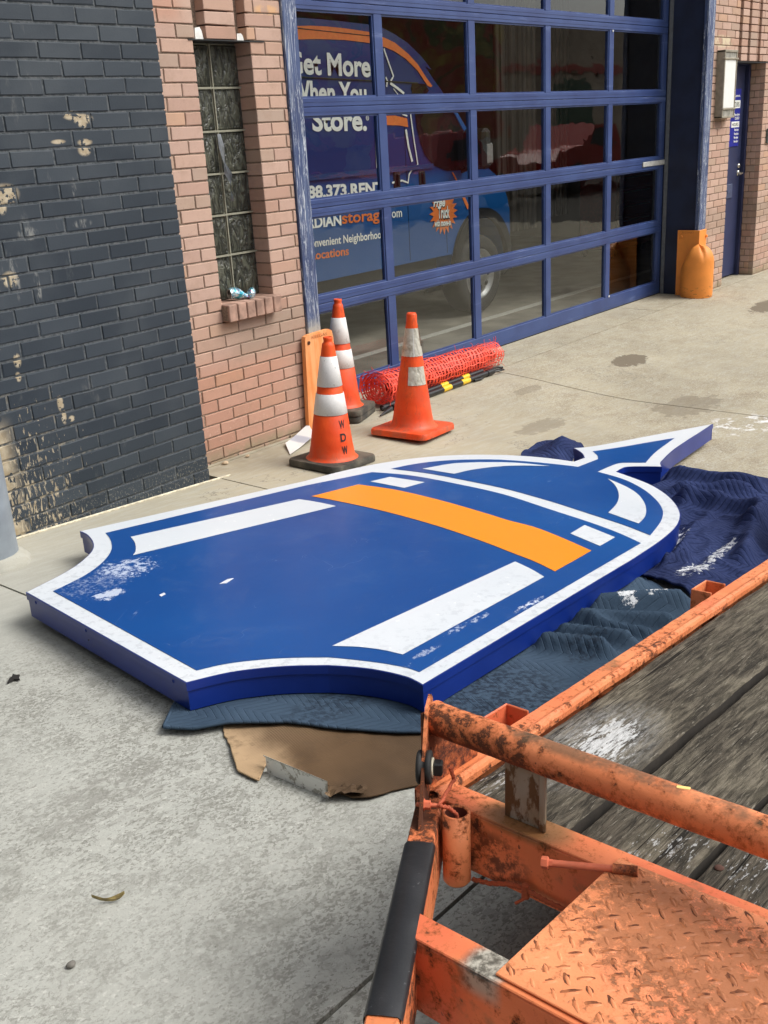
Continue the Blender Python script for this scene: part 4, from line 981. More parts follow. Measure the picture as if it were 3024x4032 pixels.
k = NM('silver_reflective_tape', .32, .25); v_ = k.map(kind='Object'); k.set('Base Color', k.mix(k.ramp(k.noise(24, 5, .7, v_), .45, .75), (.60, .58, .50), (.30, .26, .19))); k.bump(k.wave(9, 9, 2, v_), .5, .004); M_TAPE = k.mat
tape('reflective_tape', .445, .600, vc-1.45, vc+1.30, M_TAPE, rag=.0015)
tape('reflective_tape', .285, .388, vc-.42, vc+1.0, M_TAPE, .0026)
tape('tape_seam', .445, .600, vc+.02, vc+.10, M_WHITEPL, .0034)
tape('torn_edge', .50, .615, vc+1.02, vc+1.16, simple('rust_dark2', (.12, .045, .02), .9), .0045, .004)
for sx in (-.11, .11):
    for sy in (-.11, .11): m_ = MB(); m_.lathe([(.014, .006), (.014, -.012), (0, -.012)], 8, Matrix.Translation((sx, sy, .0))); obj('foot', m_, M_CB, C_, world=False)
C_.matrix_world = Matrix.Translation((0, 0, .012)) @ C_.matrix_world

# white folded card by the first cone
pa = [onG(1125, 1757), onG(1142, 1793), onG(1240, 1735), onG(1217, 1700)]
mb = MB(); q = [Vector((p.x, p.y, p.z+h)) for p, h in zip(pa, (.016, .004, .02, .035))]
mid = [(q[0]*.62+q[3]*.38), (q[1]*.62+q[2]*.38)]; 
mb.prism([q[0], q[1], mid[1], mid[0]], (0, 0, .003)); mb.prism([mid[0], mid[1], q[2]+Vector((0, 0, .012)), q[3]+Vector((0, 0, .012))], (0, 0, .003))
k = NM('white_card', .6); x = k.xyz(); k.set('Base Color', k.mix(k.blob((0, 1), (q[0].x+.09, q[0].y-.02), (.05, .2)), (.72, .72, .70), (.42, .44, .50)))
obj('folded_card', mb, k.mat, label='white folded card lying behind the W D W cone at the wall foot', cat='card')

# ================================================================== rolled orange safety netting
M_NET = simple('red_orange_net', (.88, .085, .045), .42, var=.15, scale=18)
NA, NB = Vector((1.64, .262, .085)), Vector((2.97, .285, .056)); ax = (NB-NA).normalized(); nu = Vector((0, 0, 1)); nu = (nu-ax*nu.dot(ax)).normalized(); nv = ax.cross(nu); LN = (NB-NA).length
rn = random.Random(11)
NT = thing('safety_net_roll', (2.3, .27, -.035), 'rolled red orange plastic safety netting lying along the foot of the garage door', 'netting')
def netp(s, a, lay):
    r = (.108-.024*lay)*(1-.12*s/LN)+.011*noise.noise(Vector((s*6, math.cos(a)*2, math.sin(a)*2+lay*4)))+.004*math.sin(a*3+s*4)
    if s < .12: r += .02*(1-s/.12)
    rz = r*math.sin(a); rz = max(rz, -.082)
    return NA+ax*(s+.026*noise.noise(Vector((math.cos(a)*2, math.sin(a)*2+s*4, lay*3.1)))+.008*math.sin(a*2+s*30))+nv*(r*1.06*math.cos(a))+nu*rz
for lay in range(3):
    mb = MB(); nr = 40; na = 18 if lay == 0 else 14
    for i in range(nr+1):
        s = LN*i/nr + rn.uniform(-.004, .004); w_ = .0062 if lay == 0 else .0055
        P = []
        for j in range(na+1):
            a = 2*math.pi*j/na+lay*.1; c0, c1 = netp(s-w_, a, lay), netp(s+w_+.0045*math.sin(a*5+i), a, lay); P.append([c0, c1])
        mb.grid([[p[0] for p in P], [p[1] for p in P]])
    for j in range(na):
        a = 2*math.pi*j/na+.12*lay; P0, P1 = [], []
        for i in range(nr*1+1):
            s = LN*i/nr; aa = a+.05*math.sin(i*1.7+j); P0.append(netp(s, aa-.040, lay)+nu*0); P1.append(netp(s, aa+.040, lay))
        mb.grid([P0, P1])
    obj('net_layer', mb, M_NET, NT)
mb = MB()                                                  # loose frayed strands and the spiral at the near end
for i in range(46):
    a = rn.uniform(0, 6.28); s = rn.choice([rn.uniform(-.01, .03), rn.uniform(0, LN), LN])
    p = netp(min(max(s, 0), LN), a, 0); d = (p-(NA+ax*s)).normalized(); L_ = rn.uniform(.015, .05)
    if s < .05: d = (d*.6-ax*.7+Vector((rn.uniform(-.4, .4), rn.uniform(-.4, .4), rn.uniform(0, .4)))).normalized()
    mb.tube([p, p+d*L_*.5+Vector((0, 0, .004)), p+d*L_+ax*rn.uniform(-.02, .02)], .0016, 4)
for lay in range(5):
    P = []
    for j in range(40): 
        a = j*.32+lay; r = .10-.0022*j*.9; P.append(NA+ax*(-.004*lay+.004*math.sin(j))+nv*(r*math.cos(a))+nu*max(r*math.sin(a), -.08))
    mb.tube(P, .0022, 4)
obj('loose_strand', mb, M_NET, NT, kind='stuff')
mb = MB(); mb.tube([NA+ax*.14-nu*.01, NB-ax*.01-nu*.004], .040, 20); obj('inner_roll', mb, simple('net_core', (.20, .018, .012), .8, var=.4, scale=50), NT)
mb = MB()
P = [[netp(LN-.09+.09*i/6, 2*math.pi*j/20, -.3) for j in range(9, 19)] for i in range(7)]; mb.grid(P); obj('white_wrap', mb, simple('torn_white_wrap', (.62, .42, .38), .6), NT)

# ---- black and yellow barrier poles
BP = thing('barrier_pole', (2.3, .13, -.03), 'black folding barrier pole with yellow bands beside the rolled netting', 'pole')
M_BLK = simple('gloss_black', (.014, .014, .015), .35); M_YEL = simple('yellow_band', (.80, .50, .02), .45)
Pa, Pb = Vector((1.62, .118, -.006)), Vector((2.70, .140, -.013)); dx = (Pb-Pa)
mb = MB(); mb.tube([Pa, Pb], .0185, 16); mb.tube([Pb-dx.normalized()*.01, Pb+dx.normalized()*.07], [.023, .021], 14); obj('tube', mb, M_BLK, BP)
for (u0, u1) in ((1715, 1762), (1830, 1866)): pass
for t in (.495, .700): 
    m_ = MB(); m_.tube([Pa+dx*t, Pa+dx*(t+.085)], .0190, 16); obj('yellow_band', m_, M_YEL, BP)
BP2 = thing('barrier_pole', (2.3, .17, -.03), 'second black and yellow pole, half under the rolled netting', 'pole')
Qa, Qb = Pa+Vector((-.05, .048, .004)), Pb+Vector((.0, .048, .010)); dq = Qb-Qa
mb = MB(); mb.tube([Qa, Qb], .0185, 14); obj('tube', mb, M_BLK, BP2)
for t in (.34, .555, .78): m_ = MB(); m_.tube([Qa+dq*t, Qa+dq*(t+.07)], .0190, 14); obj('yellow_band', m_, M_YEL, BP2)
mb = MB(); e = Pb+dx.normalized()*.06
mb.tube([e+Vector((0, 0, .008)), e+Vector((.05, .012, .014)), e+Vector((.10, .02, .010)), e+Vector((.135, -.002, .004))], .007, 8)
mb.tube([e+Vector((0, -.012, .0)), e+Vector((.045, -.036, .0)), e+Vector((.09, -.040, -.002)), e+Vector((.105, -.012, 0)), e+Vector((.075, .0, .002)), e+Vector((.03, -.004, .002))], .006, 8)
mb.tube([e+Vector((-.25, -.022, -.01)), e+Vector((-.16, -.03, -.012))], .008, 6)
obj('end_hook', mb, M_BLK, BP)
mb = MB(); mb.tube([Pa+Vector((-.02, 0, 0)), Pa+Vector((-.10, -.02, -.002)), Pa+Vector((-.16, -.03, -.008))], [.016, .010, .005], 8); mb.tube([Pa+Vector((-.05, .02, .01)), Pa+Vector((-.10, .01, .016))], .007, 6); obj('end_hook', mb, M_BLK, BP)

# ================================================================== the fallen light box sign
HA, HB_, H0 = -.056, .004, .157; TS = .089
def sz(x, y): return H0+HA*(x+.5)+HB_*(y+1)
def onS(p, dz=0):
    u, v = p; d = vdir(u, v); t = (H0+dz+HA*(CLOC.x+.5)+HB_*(CLOC.y+1)-CLOC.z)/(d.z-HA*d.x-HB_*d.y); return CLOC+d*t
zM = lambda x, y: (x/1.185, 1900+y/1.185); zN = lambda x, y: (1200+x/1.659, 1650+y/1.659); zO = lambda x, y: (2000+x/1.8433, 1600+y/1.8433); zP = lambda x, y: (1200+x/1.3825, 2150+y/1.3825)
def chain(spec, n=8):
    out = []
    for f, pts_ in spec:
        for p in pts_: out.append((onS(f(p[0], p[1])), len(p) > 2))
    return spline(out, n)
outer = chain([(zM, [(372, 228, 1)]), (zN, [(0, 405, 1), (200, 351), (400, 306), (565, 277), (700, 258), (900, 240), (1100, 233), (1290, 235)]), (zO, [(0, 354), (150, 363), (300, 377), (480, 401, 1), (553, 374, 1), (542, 350), (515, 326), (473, 303, 1), (560, 297), (700, 276), (1000, 219), (1490, 127, 1), (1400, 187), (1300, 251), (1200, 320), (1130, 387), (1110, 412), (1118, 440, 1), (1000, 438), (870, 441), (825, 455), (790, 476, 1), (900, 515), (1000, 553), (1080, 593), (1160, 648), (1220, 712), (1250, 772), (1250, 815), (1230, 865), (1180, 920), (1100, 985), (1000, 1053), (900, 1118, 1)]), (zP, [(643, 760, 1), (560, 718), (430, 685), (300, 665), (150, 654)]), (zM, [(1500, 856), (1350, 859), (1200, 871), (1050, 893), (868, 937, 1), (120, 513, 1), (200, 473), (280, 432), (350, 390), (400, 350), (428, 318), (434, 290), (425, 268), (405, 245)])])
# even thickness
SG = thing('fallen_sign', (.1, -1.2, 0), 'large blue badge shaped box sign with white and orange bars, lying flat on blankets', 'sign')
def sign_blue():
    k = NM('sign_blue_face', .30, 0, .5); x = k.xyz()
    c = k.mix(k.ramp(k.noise(.9, 3), .3, .7), (.0015, .054, .235), (.0015, .074, .285))
    def stain(cx_, cy_, rx, ry, sc, a0, a1, col, amt):
        nonlocal c
        b = k.rag(k.noise(sc, 7, .8, dist=.2), k.blobw((0, 1), (cx_, cy_), (rx*.8, ry*.8)), a0-.03, a1-a0); c = k.mix(k.m('MULTIPLY', b, amt), c, col)
    p = onS((500, 2240)); stain(p.x, p.y, .19, .15, 44, .49, .56, (.55, .62, .76), .8)
    p = onS((380, 2300)); stain(p.x, p.y, .24, .15, 60, .50, .62, (.40, .47, .64), .5)
    p = onS((430, 2345)); stain(p.x, p.y, .10, .055, 30, .46, .49, (.60, .66, .78), .8)
    for (u, v, s_) in ((1560, 2650, .5), (1680, 2570, .45), (1800, 2480, .45), (1880, 2440, .6), (2070, 2390, .9), (2110, 2370, .9)):
        p = onS((u, v)); b = k.rag(k.noise(48, 7, .8, k.map((1, 1.4, 1))), k.blobw((0, 1), (p.x, p.y), (.075, .018)), .47, .05); c = k.mix(k.m('MULTIPLY', b, s_), c, (.66, .72, .82))
    c = k.mix(k.m('MULTIPLY', k.ramp(k.noise(5, 7, .75, dist=.4), .50, .72), .10), c, (.20, .27, .42))
    sc_ = k.m('MULTIPLY', k.ramp(k.m('ABSOLUTE', k.m('SUBTRACT', k.noise(2.6, 3, .5, k.map((1, 2.2, 1), (0, 0, .8)), .8), .5)), .0016, .0004), k.ramp(k.noise(4, 3), .52, .60)); c = k.mix(k.m('MULTIPLY', sc_, .30), c, (.30, .40, .62))
    k.set('Base Color', c); k.set('Roughness', k.m('ADD', .22, k.m('MULTIPLY', k.noise(4, 7, .7), .22))); k.bump(k.noise(2.2, 3, .5), .06, .02); return k.mat
M_SB = sign_blue()
M_SCAN = NM('sign_can_blue', .33, 0, .5); _c = M_SCAN.mix(M_SCAN.ramp(M_SCAN.noise(5, 4), .3, .7), (.004, .022, .19), (.007, .030, .235)); M_SCAN.set('Base Color', _c); M_SCAN = M_SCAN.mat
def sign_white():
    k = NM('sign_white_vinyl', .38, 0, .5); x = k.xyz()
    c = k.mix(k.ramp(k.noise(1.5, 3), .3, .7), (.60, .64, .68), (.66, .69, .72))
    dirt = k.m('MULTIPLY', k.ramp(k.noise(32, 5, .7), .50, .62), k.m('MAXIMUM', k.ramp(x[0], -1.0, -1.3), k.ramp(x[1], -2.0, -2.2)))
    c = k.mix(k.m('MULTIPLY', dirt, .45), c, (.40, .43, .47)); 
    c = k.mix(k.m('MULTIPLY', k.ramp(k.noise(26, 5, .75, k.map(loc=(4, 2, 0))), .62, .68), .5), c, (.86, .87, .87)); k.set('Base Color', c); return k.mat
M_SW = sign_white(); M_SO = simple('sign_orange_vinyl', (.88, .27, .010), .35, var=.02, scale=2)
nS = len(outer); low = [Vector((p.x, p.y, sz(p.x, p.y)-TS)) for p in outer]
# lower can, set back 4 mm under the retainer lip
cen = sum(outer, Vector())/nS
def inset(P, d):
    out = []
    for i in range(len(P)):
        a, b, c = P[i-1], P[i], P[(i+1) % len(P)]
        e1 = (b-a).to_2d(); e2 = (c-b).to_2d()
        if e1.length < 1e-6: e1 = e2
        if e2.length < 1e-6: e2 = e1
        n1 = Vector((-e1.y, e1.x)).normalized(); n2 = Vector((-e2.y, e2.x)).normalized(); nn = (n1+n2)
        if nn.length < .2: nn = n1*1.
        nn.normalize(); k_ = d/max(.45, nn.dot(n1)); out.append(Vector((b.x+nn.x*k_*SGN, b.y+nn.y*k_*SGN, b.z)))
    return out
ar = sum(outer[i].x*outer[(i+1) % nS].y-outer[(i+1) % nS].x*outer[i].y for i in range(nS)); SGN = 1 if ar > 0 else -1
inn = inset(outer, .004)
mb = MB(); mb.prism([Vector((p.x, p.y, sz(p.x, p.y)-TS)) for p in inn], (0, 0, TS-.024)); obj('can', mb, M_SCAN, SG)
mb = MB(); mb.prism([Vector((p.x, p.y, sz(p.x, p.y)-.026)) for p in outer], (0, 0, .026)); obj('retainer', mb, M_SCAN, SG)
inn2 = inset(outer, .0035)
mb = MB(); mb.poly([p+Vector((0, 0, .0012)) for p in inn2]); 
def fix_up(m_):
    for i, f in enumerate(m_.f):
        a, b, c = (Vector(m_.v[j]) for j in f[:3])
        if (b-a).cross(c-a).z < 0: m_.f[i] = tuple(reversed(f))
    return m_
obj('white_border', fix_up(mb), M_SW, SG)
def vinyl(name, P, mat, h): m_ = MB(); m_.prism([p+Vector((0, 0, h-.0006)) for p in P], (0, 0, .0006), bottom=False); obj(name, m_, mat, SG)
lowblue = chain([(zM, [(493, 238, 1)]), (zN, [(0, 439, 1), (442, 350, 1), (700, 373), (1000, 428), (1300, 496)]), (zO, [(300, 750), (600, 848), (800, 922), (965, 997, 1)]), (zP, [(625, 690, 1), (560, 668), (450, 646), (300, 626), (150, 611)]), (zM, [(1500, 819), (1350, 821), (1200, 831), (1050, 850), (918, 880, 1), (248, 510, 1), (330, 471), (400, 434), (460, 392), (500, 352), (520, 318), (522, 290), (512, 262)])])
vinyl('lower_field', lowblue, M_SB, .0030)
dome = chain([(zN, [(565, 328, 1), (700, 300), (850, 280), (1000, 270), (1200, 267)]), (zO, [(0, 394), (200, 409), (400, 429), (508, 443, 1), (655, 386, 1), (648, 358), (615, 330, 1), (800, 303), (1000, 268), (1210, 233, 1), (1130, 290), (1060, 345), (1000, 412, 1), (900, 412), (810, 415), (740, 438), (650, 478, 1), (800, 520), (900, 560), (1000, 618), (1080, 688), (1118, 745), (1125, 790), (1103, 850), (1033, 940, 1), (850, 868), (600, 786), (300, 690)]), (zN, [(1300, 456), (1000, 394), (800, 357)])])
vinyl('dome_field', dome, M_SB, .0030)
vinyl('white_bar', chain([(zM, [(610, 258, 1), (1395, 82, 1), (1480, 95), (1568, 114, 1), (622, 343, 1), (633, 325), (634, 300), (626, 277)])]), M_SW, .0045)
vinyl('white_bar', chain([(zP, [(150, 550, 1), (1145, 90, 1), (1230, 130), (1303, 173, 1), (533, 597, 1), (430, 573), (300, 556)])]), M_SW, .0045)
vinyl('orange_band', chain([(zN, [(45, 510, 1), (350, 433, 1), (600, 469), (900, 540), (1200, 627)]), (zO, [(0, 833), (200, 886), (400, 964), (605, 1055, 1), (340, 1205, 1), (200, 1136), (0, 1058)]), (zN, [(1200, 819), (1000, 748), (800, 684), (500, 603), (200, 538)])]), M_SO, .0045)
vinyl('white_block', chain([(zN, [(430, 413, 1), (557, 383, 1), (783, 418, 1), (650, 455, 1)])]), M_SW, .0045)
vinyl('white_block', chain([(zO, [(557, 868, 1), (777, 957, 1), (667, 1020, 1), (453, 930, 1)])]), M_SW, .0045)
vinyl('white_crescent', chain([(zN, [(770, 330, 1), (900, 306), (1000, 293), (1200, 287), (1400, 292), (1600, 312, 1), (1400, 309), (1250, 316), (1100, 335), (975, 363, 1)])]), M_SW, .0045)
vinyl('white_crescent', chain([(zO, [(948, 857, 1), (990, 812), (1003, 762), (988, 703), (940, 642), (860, 590), (723, 530, 1), (775, 575), (802, 630), (802, 680), (780, 725), (728, 778, 1)])]), M_SW, .0045)
# screws round the can, chips on the face
def side_pt(i0, i1, t, dn): a, b = outer[i0], outer[i1]; p = a.lerp(b, t); return p+Vector((0, 0, -dn)), (b-a).normalized()
iL1 = min(range(nS), key=lambda i: (outer[i]-onS(zM(120, 513))).length); iB2 = min(range(nS), key=lambda i: (outer[i]-onS(zM(868, 937))).length)
for t, dn in ((.07, .018), (.42, .016), (.93, .018), (.43, .045)):
    p, d = side_pt(iL1, iB2, t, dn); nrm = Vector((-abs(d.y), d.x*(-1 if d.y > 0 else 1), 0)).normalized()
    if nrm.x > 0: nrm = -nrm
    q = nrm.to_track_quat('Z', 'Y').to_matrix().to_4x4(); mb = MB(); r_ = .006 if dn < .03 else .0025
    mb.lathe([(0, .003), (r_*.7, .003), (r_, 0)], 10, Matrix.Translation(p) @ q); obj('screw', mb, M_SCAN if r_ > .003 else M_DARK, SG)
M_CHIP = simple('paper_scrap', (.66, .68, .74), .7)
for (u, v, s_, lb) in ((893, 2292, .022, 'largest pale paper scrap stuck near the middle of the blue sign face'), (640, 2345, .017, 'thin pale paper scrap left of the middle on the blue sign face'), ):
    c = onS((u, v)); mb = MB(); P = [Vector((c.x+s_*(1+.5*math.sin(i*2.1+u))*math.cos(i*1.05)*1.1, c.y+s_*.55*(1+.4*math.cos(i*1.7))*math.sin(i*1.05), 0)) for i in range(6)]
    P = [Vector((p.x, p.y, sz(p.x, p.y)+.0036)) for p in P]; mb.prism(P, (0, 0, .001)); obj('paper_scrap', mb, M_CHIP, label=lb, cat='scrap')

# ================================================================== moving blankets
def in_poly(x, y, P):
    c = False; n = len(P)
    for i in range(n):
        a, b = P[i], P[i-1]
        if (a[1] > y) != (b[1] > y) and x < (b[0]-a[0])*(y-a[1])/(b[1]-a[1])+a[0]: c = not c
    return c
def dist_poly(x, y, P):
    m = 9; n = len(P)
    for i in range(n):
        ax_, ay = P[i][0], P[i][1]; bx, by = P[(i+1) % n][0], P[(i+1) % n][1]; dx_, dy_ = bx-ax_, by-ay; L2 = dx_*dx_+dy_*dy_+1e-9
        t = max(0, min(1, ((x-ax_)*dx_+(y-ay)*dy_)/L2)); m = min(m, math.hypot(x-ax_-t*dx_, y-ay-t*dy_))
    return m
outl = [(p.x, p.y) for p in outer]; outc = outl[::3]
def blanket_mat(name, c0, c1, wet, quilt=1.0):
    k = NM(name, .9, 0, .15); x = k.xyz()
    base = k.mix(k.ramp(k.noise(3, 4), .3, .7), c0, c1)
    # zigzag quilting
    zz = k.m('PINGPONG', k.m('MULTIPLY', k.m('ADD', x[0], k.m('MULTIPLY', x[1], .35)), 1.), .075)
    st = k.m('FRACT', k.m('MULTIPLY', k.m('ADD', k.m('SUBTRACT', x[1], k.m('MULTIPLY', x[0], .3)), zz), 34.))
    line = k.ramp(k.m('ABSOLUTE', k.m('SUBTRACT', st, .5)), .09, .0)
    base = k.mix(k.m('MULTIPLY', line, .24), base, tuple(v*2.3 for v in c1))
    h = k.m('ADD', k.m('MULTIPLY', line, -1.), k.m('MULTIPLY', k.m('ABSOLUTE', k.m('SUBTRACT', st, .5)), .5))
    for (cx_, cy_, rx, ry, a) in wet:
        b = k.m('MULTIPLY', k.blob((0, 1), (cx_, cy_), (rx, ry)), k.ramp(k.noise(48, 6, .7, k.map((1.4, 1, 1))), .44, .56)); base = k.mix(k.m('MULTIPLY', b, a), base, (.008, .010, .018))
    k._base = base; k._h = h
    return k
def powder(k, spots, base, sc=26):
    for (cx_, cy_, rx, ry) in spots:
        b = k.rag(k.noise(sc*1.4, 7, .8), k.blobw((0, 1), (cx_, cy_), (rx*.8, ry*.8)), .45, .05); base = k.mix(k.m('MULTIPLY', b, .92), base, (.72, .74, .76))
    return base
def sheet_cloth(name, P, zf, mat, label, cat, st=.011, thick=.010, hem=.0055):
    xs = [p[0] for p in P]; ys = [p[1] for p in P]; nx = int((max(xs)-min(xs))/st)+2; ny = int((max(ys)-min(ys))/st)+2
    x0, y0 = min(xs), min(ys); V_ = {}; mb = MB(); vv = []; ff = []
    def vid(i, j, px=None):
        if (i, j) not in V_:
            x, y = x0+i*st, y0+j*st
            V_[(i, j)] = len(vv); vv.append([x, y])
        return V_[(i, j)]
    cells = [(i, j) for i in range(nx) for j in range(ny) if in_poly(x0+(i+.5)*st, y0+(j+.5)*st, P)]
    for i, j in cells: ff.append((vid(i, j), vid(i+1, j), vid(i+1, j+1), vid(i, j+1)))
    # pull the ragged rim onto the outline
    cs = set(cells); rim = set()
    for i, j in cells:
        for di, dj in ((1, 0), (-1, 0), (0, 1), (0, -1)):
            if (i+di, j+dj) not in cs:
                e = {(1, 0): ((i+1, j), (i+1, j+1)), (-1, 0): ((i, j), (i, j+1)), (0, 1): ((i, j+1), (i+1, j+1)), (0, -1): ((i, j), (i+1, j))}[(di, dj)]; rim.add(e)
    rv = set(V_[k_] for e in rim for k_ in e)
    for q in rv:
        x, y = vv[q]; best = None
        for i in range(len(P)):
            ax_, ay = P[i]; bx, by = P[(i+1) % len(P)]; dx_, dy_ = bx-ax_, by-ay; t = max(0, min(1, ((x-ax_)*dx_+(y-ay)*dy_)/(dx_*dx_+dy_*dy_+1e-9))); cx_, cy_ = ax_+t*dx_, ay+t*dy_; d = math.hypot(x-cx_, y-cy_)
            if best is None or d < best[0]: best = (d, cx_, cy_)
        if best[0] < st*1.5: vv[q] = [best[1], best[2]]
    def top(x, y):
        z = zf(x, y)
        ins = in_poly(x, y, outc); d = 0 if ins else dist_poly(x, y, outc)
        if ins or d < .03:
            lim = sz(x, y)-TS-.004; f = 1 if ins else 1-d/.03
            z = z*(1-f)+min(z, lim)*f
        return max(z, g(x, y)+.006)
    Vt = [(x, y, top(x, y)) for x, y in vv]
    mb.add(Vt, ff, smooth=True)
    n0 = len(Vt); Vb = [(x, y, max(g(x, y)+.001, z-thick)) for x, y, z in Vt]
    sk = []
    for e in rim:
        a, b = V_[e[0]], V_[e[1]]; sk.append((a, b, n0+b, n0+a))
    mb.add(Vt+Vb, sk, smooth=True)
    if hem:
        H_ = []
        for i in range(len(P)):
            a, b = Vector(P[i]), Vector(P[(i+1) % len(P)]); n = max(1, int((b-a).length/.02))
            for j in range(n): q = a.lerp(b, j/n); H_.append((q.x, q.y, max(g(q.x, q.y)+.004, top(q.x, q.y)-.003)))
        H_.append(H_[0]); mb.tube(H_, hem, 6, cap=False)
    return obj(name, mb, mat, label=label, cat=cat)
def G2(u, v, dz=.01): p = onG(u, v, dz); return (p.x, p.y)
DD = 1.8228
def Gd(x, y, dz=.01): return G2(x*DD, y*DD, dz)
def fold(x, y, p, q, w_, h):                                # a rounded fold along a line
    dx_, dy_ = q[0]-p[0], q[1]-p[1]; L2 = dx_*dx_+dy_*dy_; t = max(0, min(1, ((x-p[0])*dx_+(y-p[1])*dy_)/L2)); d = math.hypot(x-p[0]-t*dx_, y-p[1]-t*dy_)
    return h*math.exp(-(d/w_)**2)*min(1, (1-abs(2*t-1))*3+.25)
# steel blue blanket
P1 = [Gd(355, 1580), Gd(372, 1545), (-1.50, -1.62), (-1.20, -1.75), (-.6, -1.2), (.2, -1.3), (.78, -1.92), Gd(1395, 1250, .02), Gd(1492, 1300, .03), (.95, -2.75), (.6, -3.1), (-.6, -3.1), (-1.0, -2.9), Gd(980, 1592), Gd(860, 1590), Gd(700, 1578), Gd(620, 1568), Gd(490, 1572), Gd(420, 1583)]
f1 = [(Gd(1180, 1350), Gd(1480, 1365), .035, .03), (Gd(1230, 1330), Gd(1500, 1318), .05, .035), (Gd(1120, 1400), Gd(1330, 1420), .03, .030), (Gd(1180, 1375), Gd(1380, 1400), .03, .026), (Gd(1250, 1300), Gd(1400, 1270), .06, .02), (Gd(1260, 1360), Gd(1420, 1385), .022, .02)]
def z1(x, y):
    z = g(x, y)+.016+.010*ss((-.9-x)/.2)+.003*noise.noise(Vector((x*9, y*9, 1)))
    z += .010*max(0, noise.noise(Vector((x*3, y*3, 7))))
    for (p, q, w_, h) in f1: z += 2.1*fold(x, y, p, q, w_*.75, h)
    kk = ss((x-.0)/.5)*ss((-1.6-y)/.3)
    z += kk*.030*max(0, 1-4*abs(noise.noise(Vector((x*2.2+y*1.2, y*7-x*1.5, 11)))))
    return z
a1, a2, a3 = Gd(700, 1540), Gd(1060, 1520), Gd(1270, 1410)
k = blanket_mat('steel_blue_quilt', (.034, .058, .092), (.052, .082, .122), [(a1[0]+.1, a1[1], .30, .10, .5), (a2[0], a2[1], .30, .22, .65), (a3[0], a3[1], .12, .06, .6)])
s1, s2, s3 = Gd(1420, 1300, .03), Gd(1360, 1310, .03), Gd(1485, 1290, .03)
k._base = powder(k, [(s1[0], s1[1], .10, .06), (s2[0]-.02, s2[1], .05, .05), (s3[0]-.02, s3[1], .08, .06)], k._base)
k.set('Base Color', k._base); k.bump(k.m('ADD', k._h, k.m('MULTIPLY', k.noise(60, 3), .6)), .6, .006)
sheet_cloth('moving_blanket', P1, z1, k.mat, 'steel blue quilted moving blanket under the near corner of the sign, damp in patches', 'blanket')
# navy blanket
P2 = [(.35, -1.35), (1.0, -1.35), Gd(1425, 1018), Gd(1540, 1032), Gd(1659, 1047), Gd(1900, 1105), Gd(1980, 1300), Gd(1760, 1380), Gd(1600, 1400), Gd(1470, 1285), Gd(1395, 1250), Gd(1360, 1235), (.6, -1.8)]
f2 = [(Gd(1440, 1050), Gd(1660, 1080), .05, .05), (Gd(1440, 1085), Gd(1640, 1092), .04, .045), (Gd(1450, 1098), Gd(1659, 1135), .06, .055), (Gd(1420, 1215), Gd(1500, 1180), .05, .03), (Gd(1640, 1130), Gd(1600, 1250), .06, .05), (Gd(1560, 1130), Gd(1640, 1170), .04, .02), (Gd(1425, 1235), Gd(1490, 1225), .03, .035)]
def z2(x, y):
    z = g(x, y)+.034+.006*noise.noise(Vector((x*7, y*7, 3)))+.016*max(0, noise.noise(Vector((x*4, y*6, 9))))
    for (p, q, w_, h) in f2: z += 1.4*fold(x, y, p, q, w_*.7, h)
    z += .022*max(0, 1-4*abs(noise.noise(Vector((x*1.6+y*.8, y*5.5-x*.6, 21)))))+.012*max(0, 1-5*abs(noise.noise(Vector((x*5, y*4.5, 31)))))
    return z
k = blanket_mat('navy_quilt', (.017, .026, .080), (.028, .042, .120), [])
s1, s2, s3 = Gd(1500, 1235, .04), Gd(1560, 1195, .04), Gd(1540, 1215, .04)
k._base = powder(k, [(s1[0], s1[1], .14, .08), (s2[0], s2[1], .16, .05), (s3[0], s3[1], .1, .05), (s2[0]+.05, s2[1]+.25, .2, .1)], k._base)
k.set('Base Color', k._base); k.bump(k.m('ADD', k._h, k.m('MULTIPLY', k.noise(45, 4), 1.)), .8, .008)
M_NAVYQ = k.mat
sheet_cloth('moving_blanket', P2, z2, M_NAVYQ, 'navy quilted moving blanket bunched under the domed end of the sign with spilt white powder', 'blanket')
# navy tuft beyond the sign
P3 = [Gd(1128, 985), Gd(1160, 965), Gd(1185, 958), Gd(1240, 962), Gd(1262, 985), (1.1, -1.35), (.85, -1.25)]
cT = Gd(1215, 985)
def z3(x, y): 
    d = math.hypot((x-cT[0])/.20, (y-cT[1])/.16); return g(x, y)+.03+.085*max(0, 1-d)+.02*noise.noise(Vector((x*12, y*12, 5)))
sheet_cloth('moving_blanket', P3, z3, M_NAVYQ, 'small tuft of navy blanket poking up behind the sign below the pointed finial', 'blanket', .012)

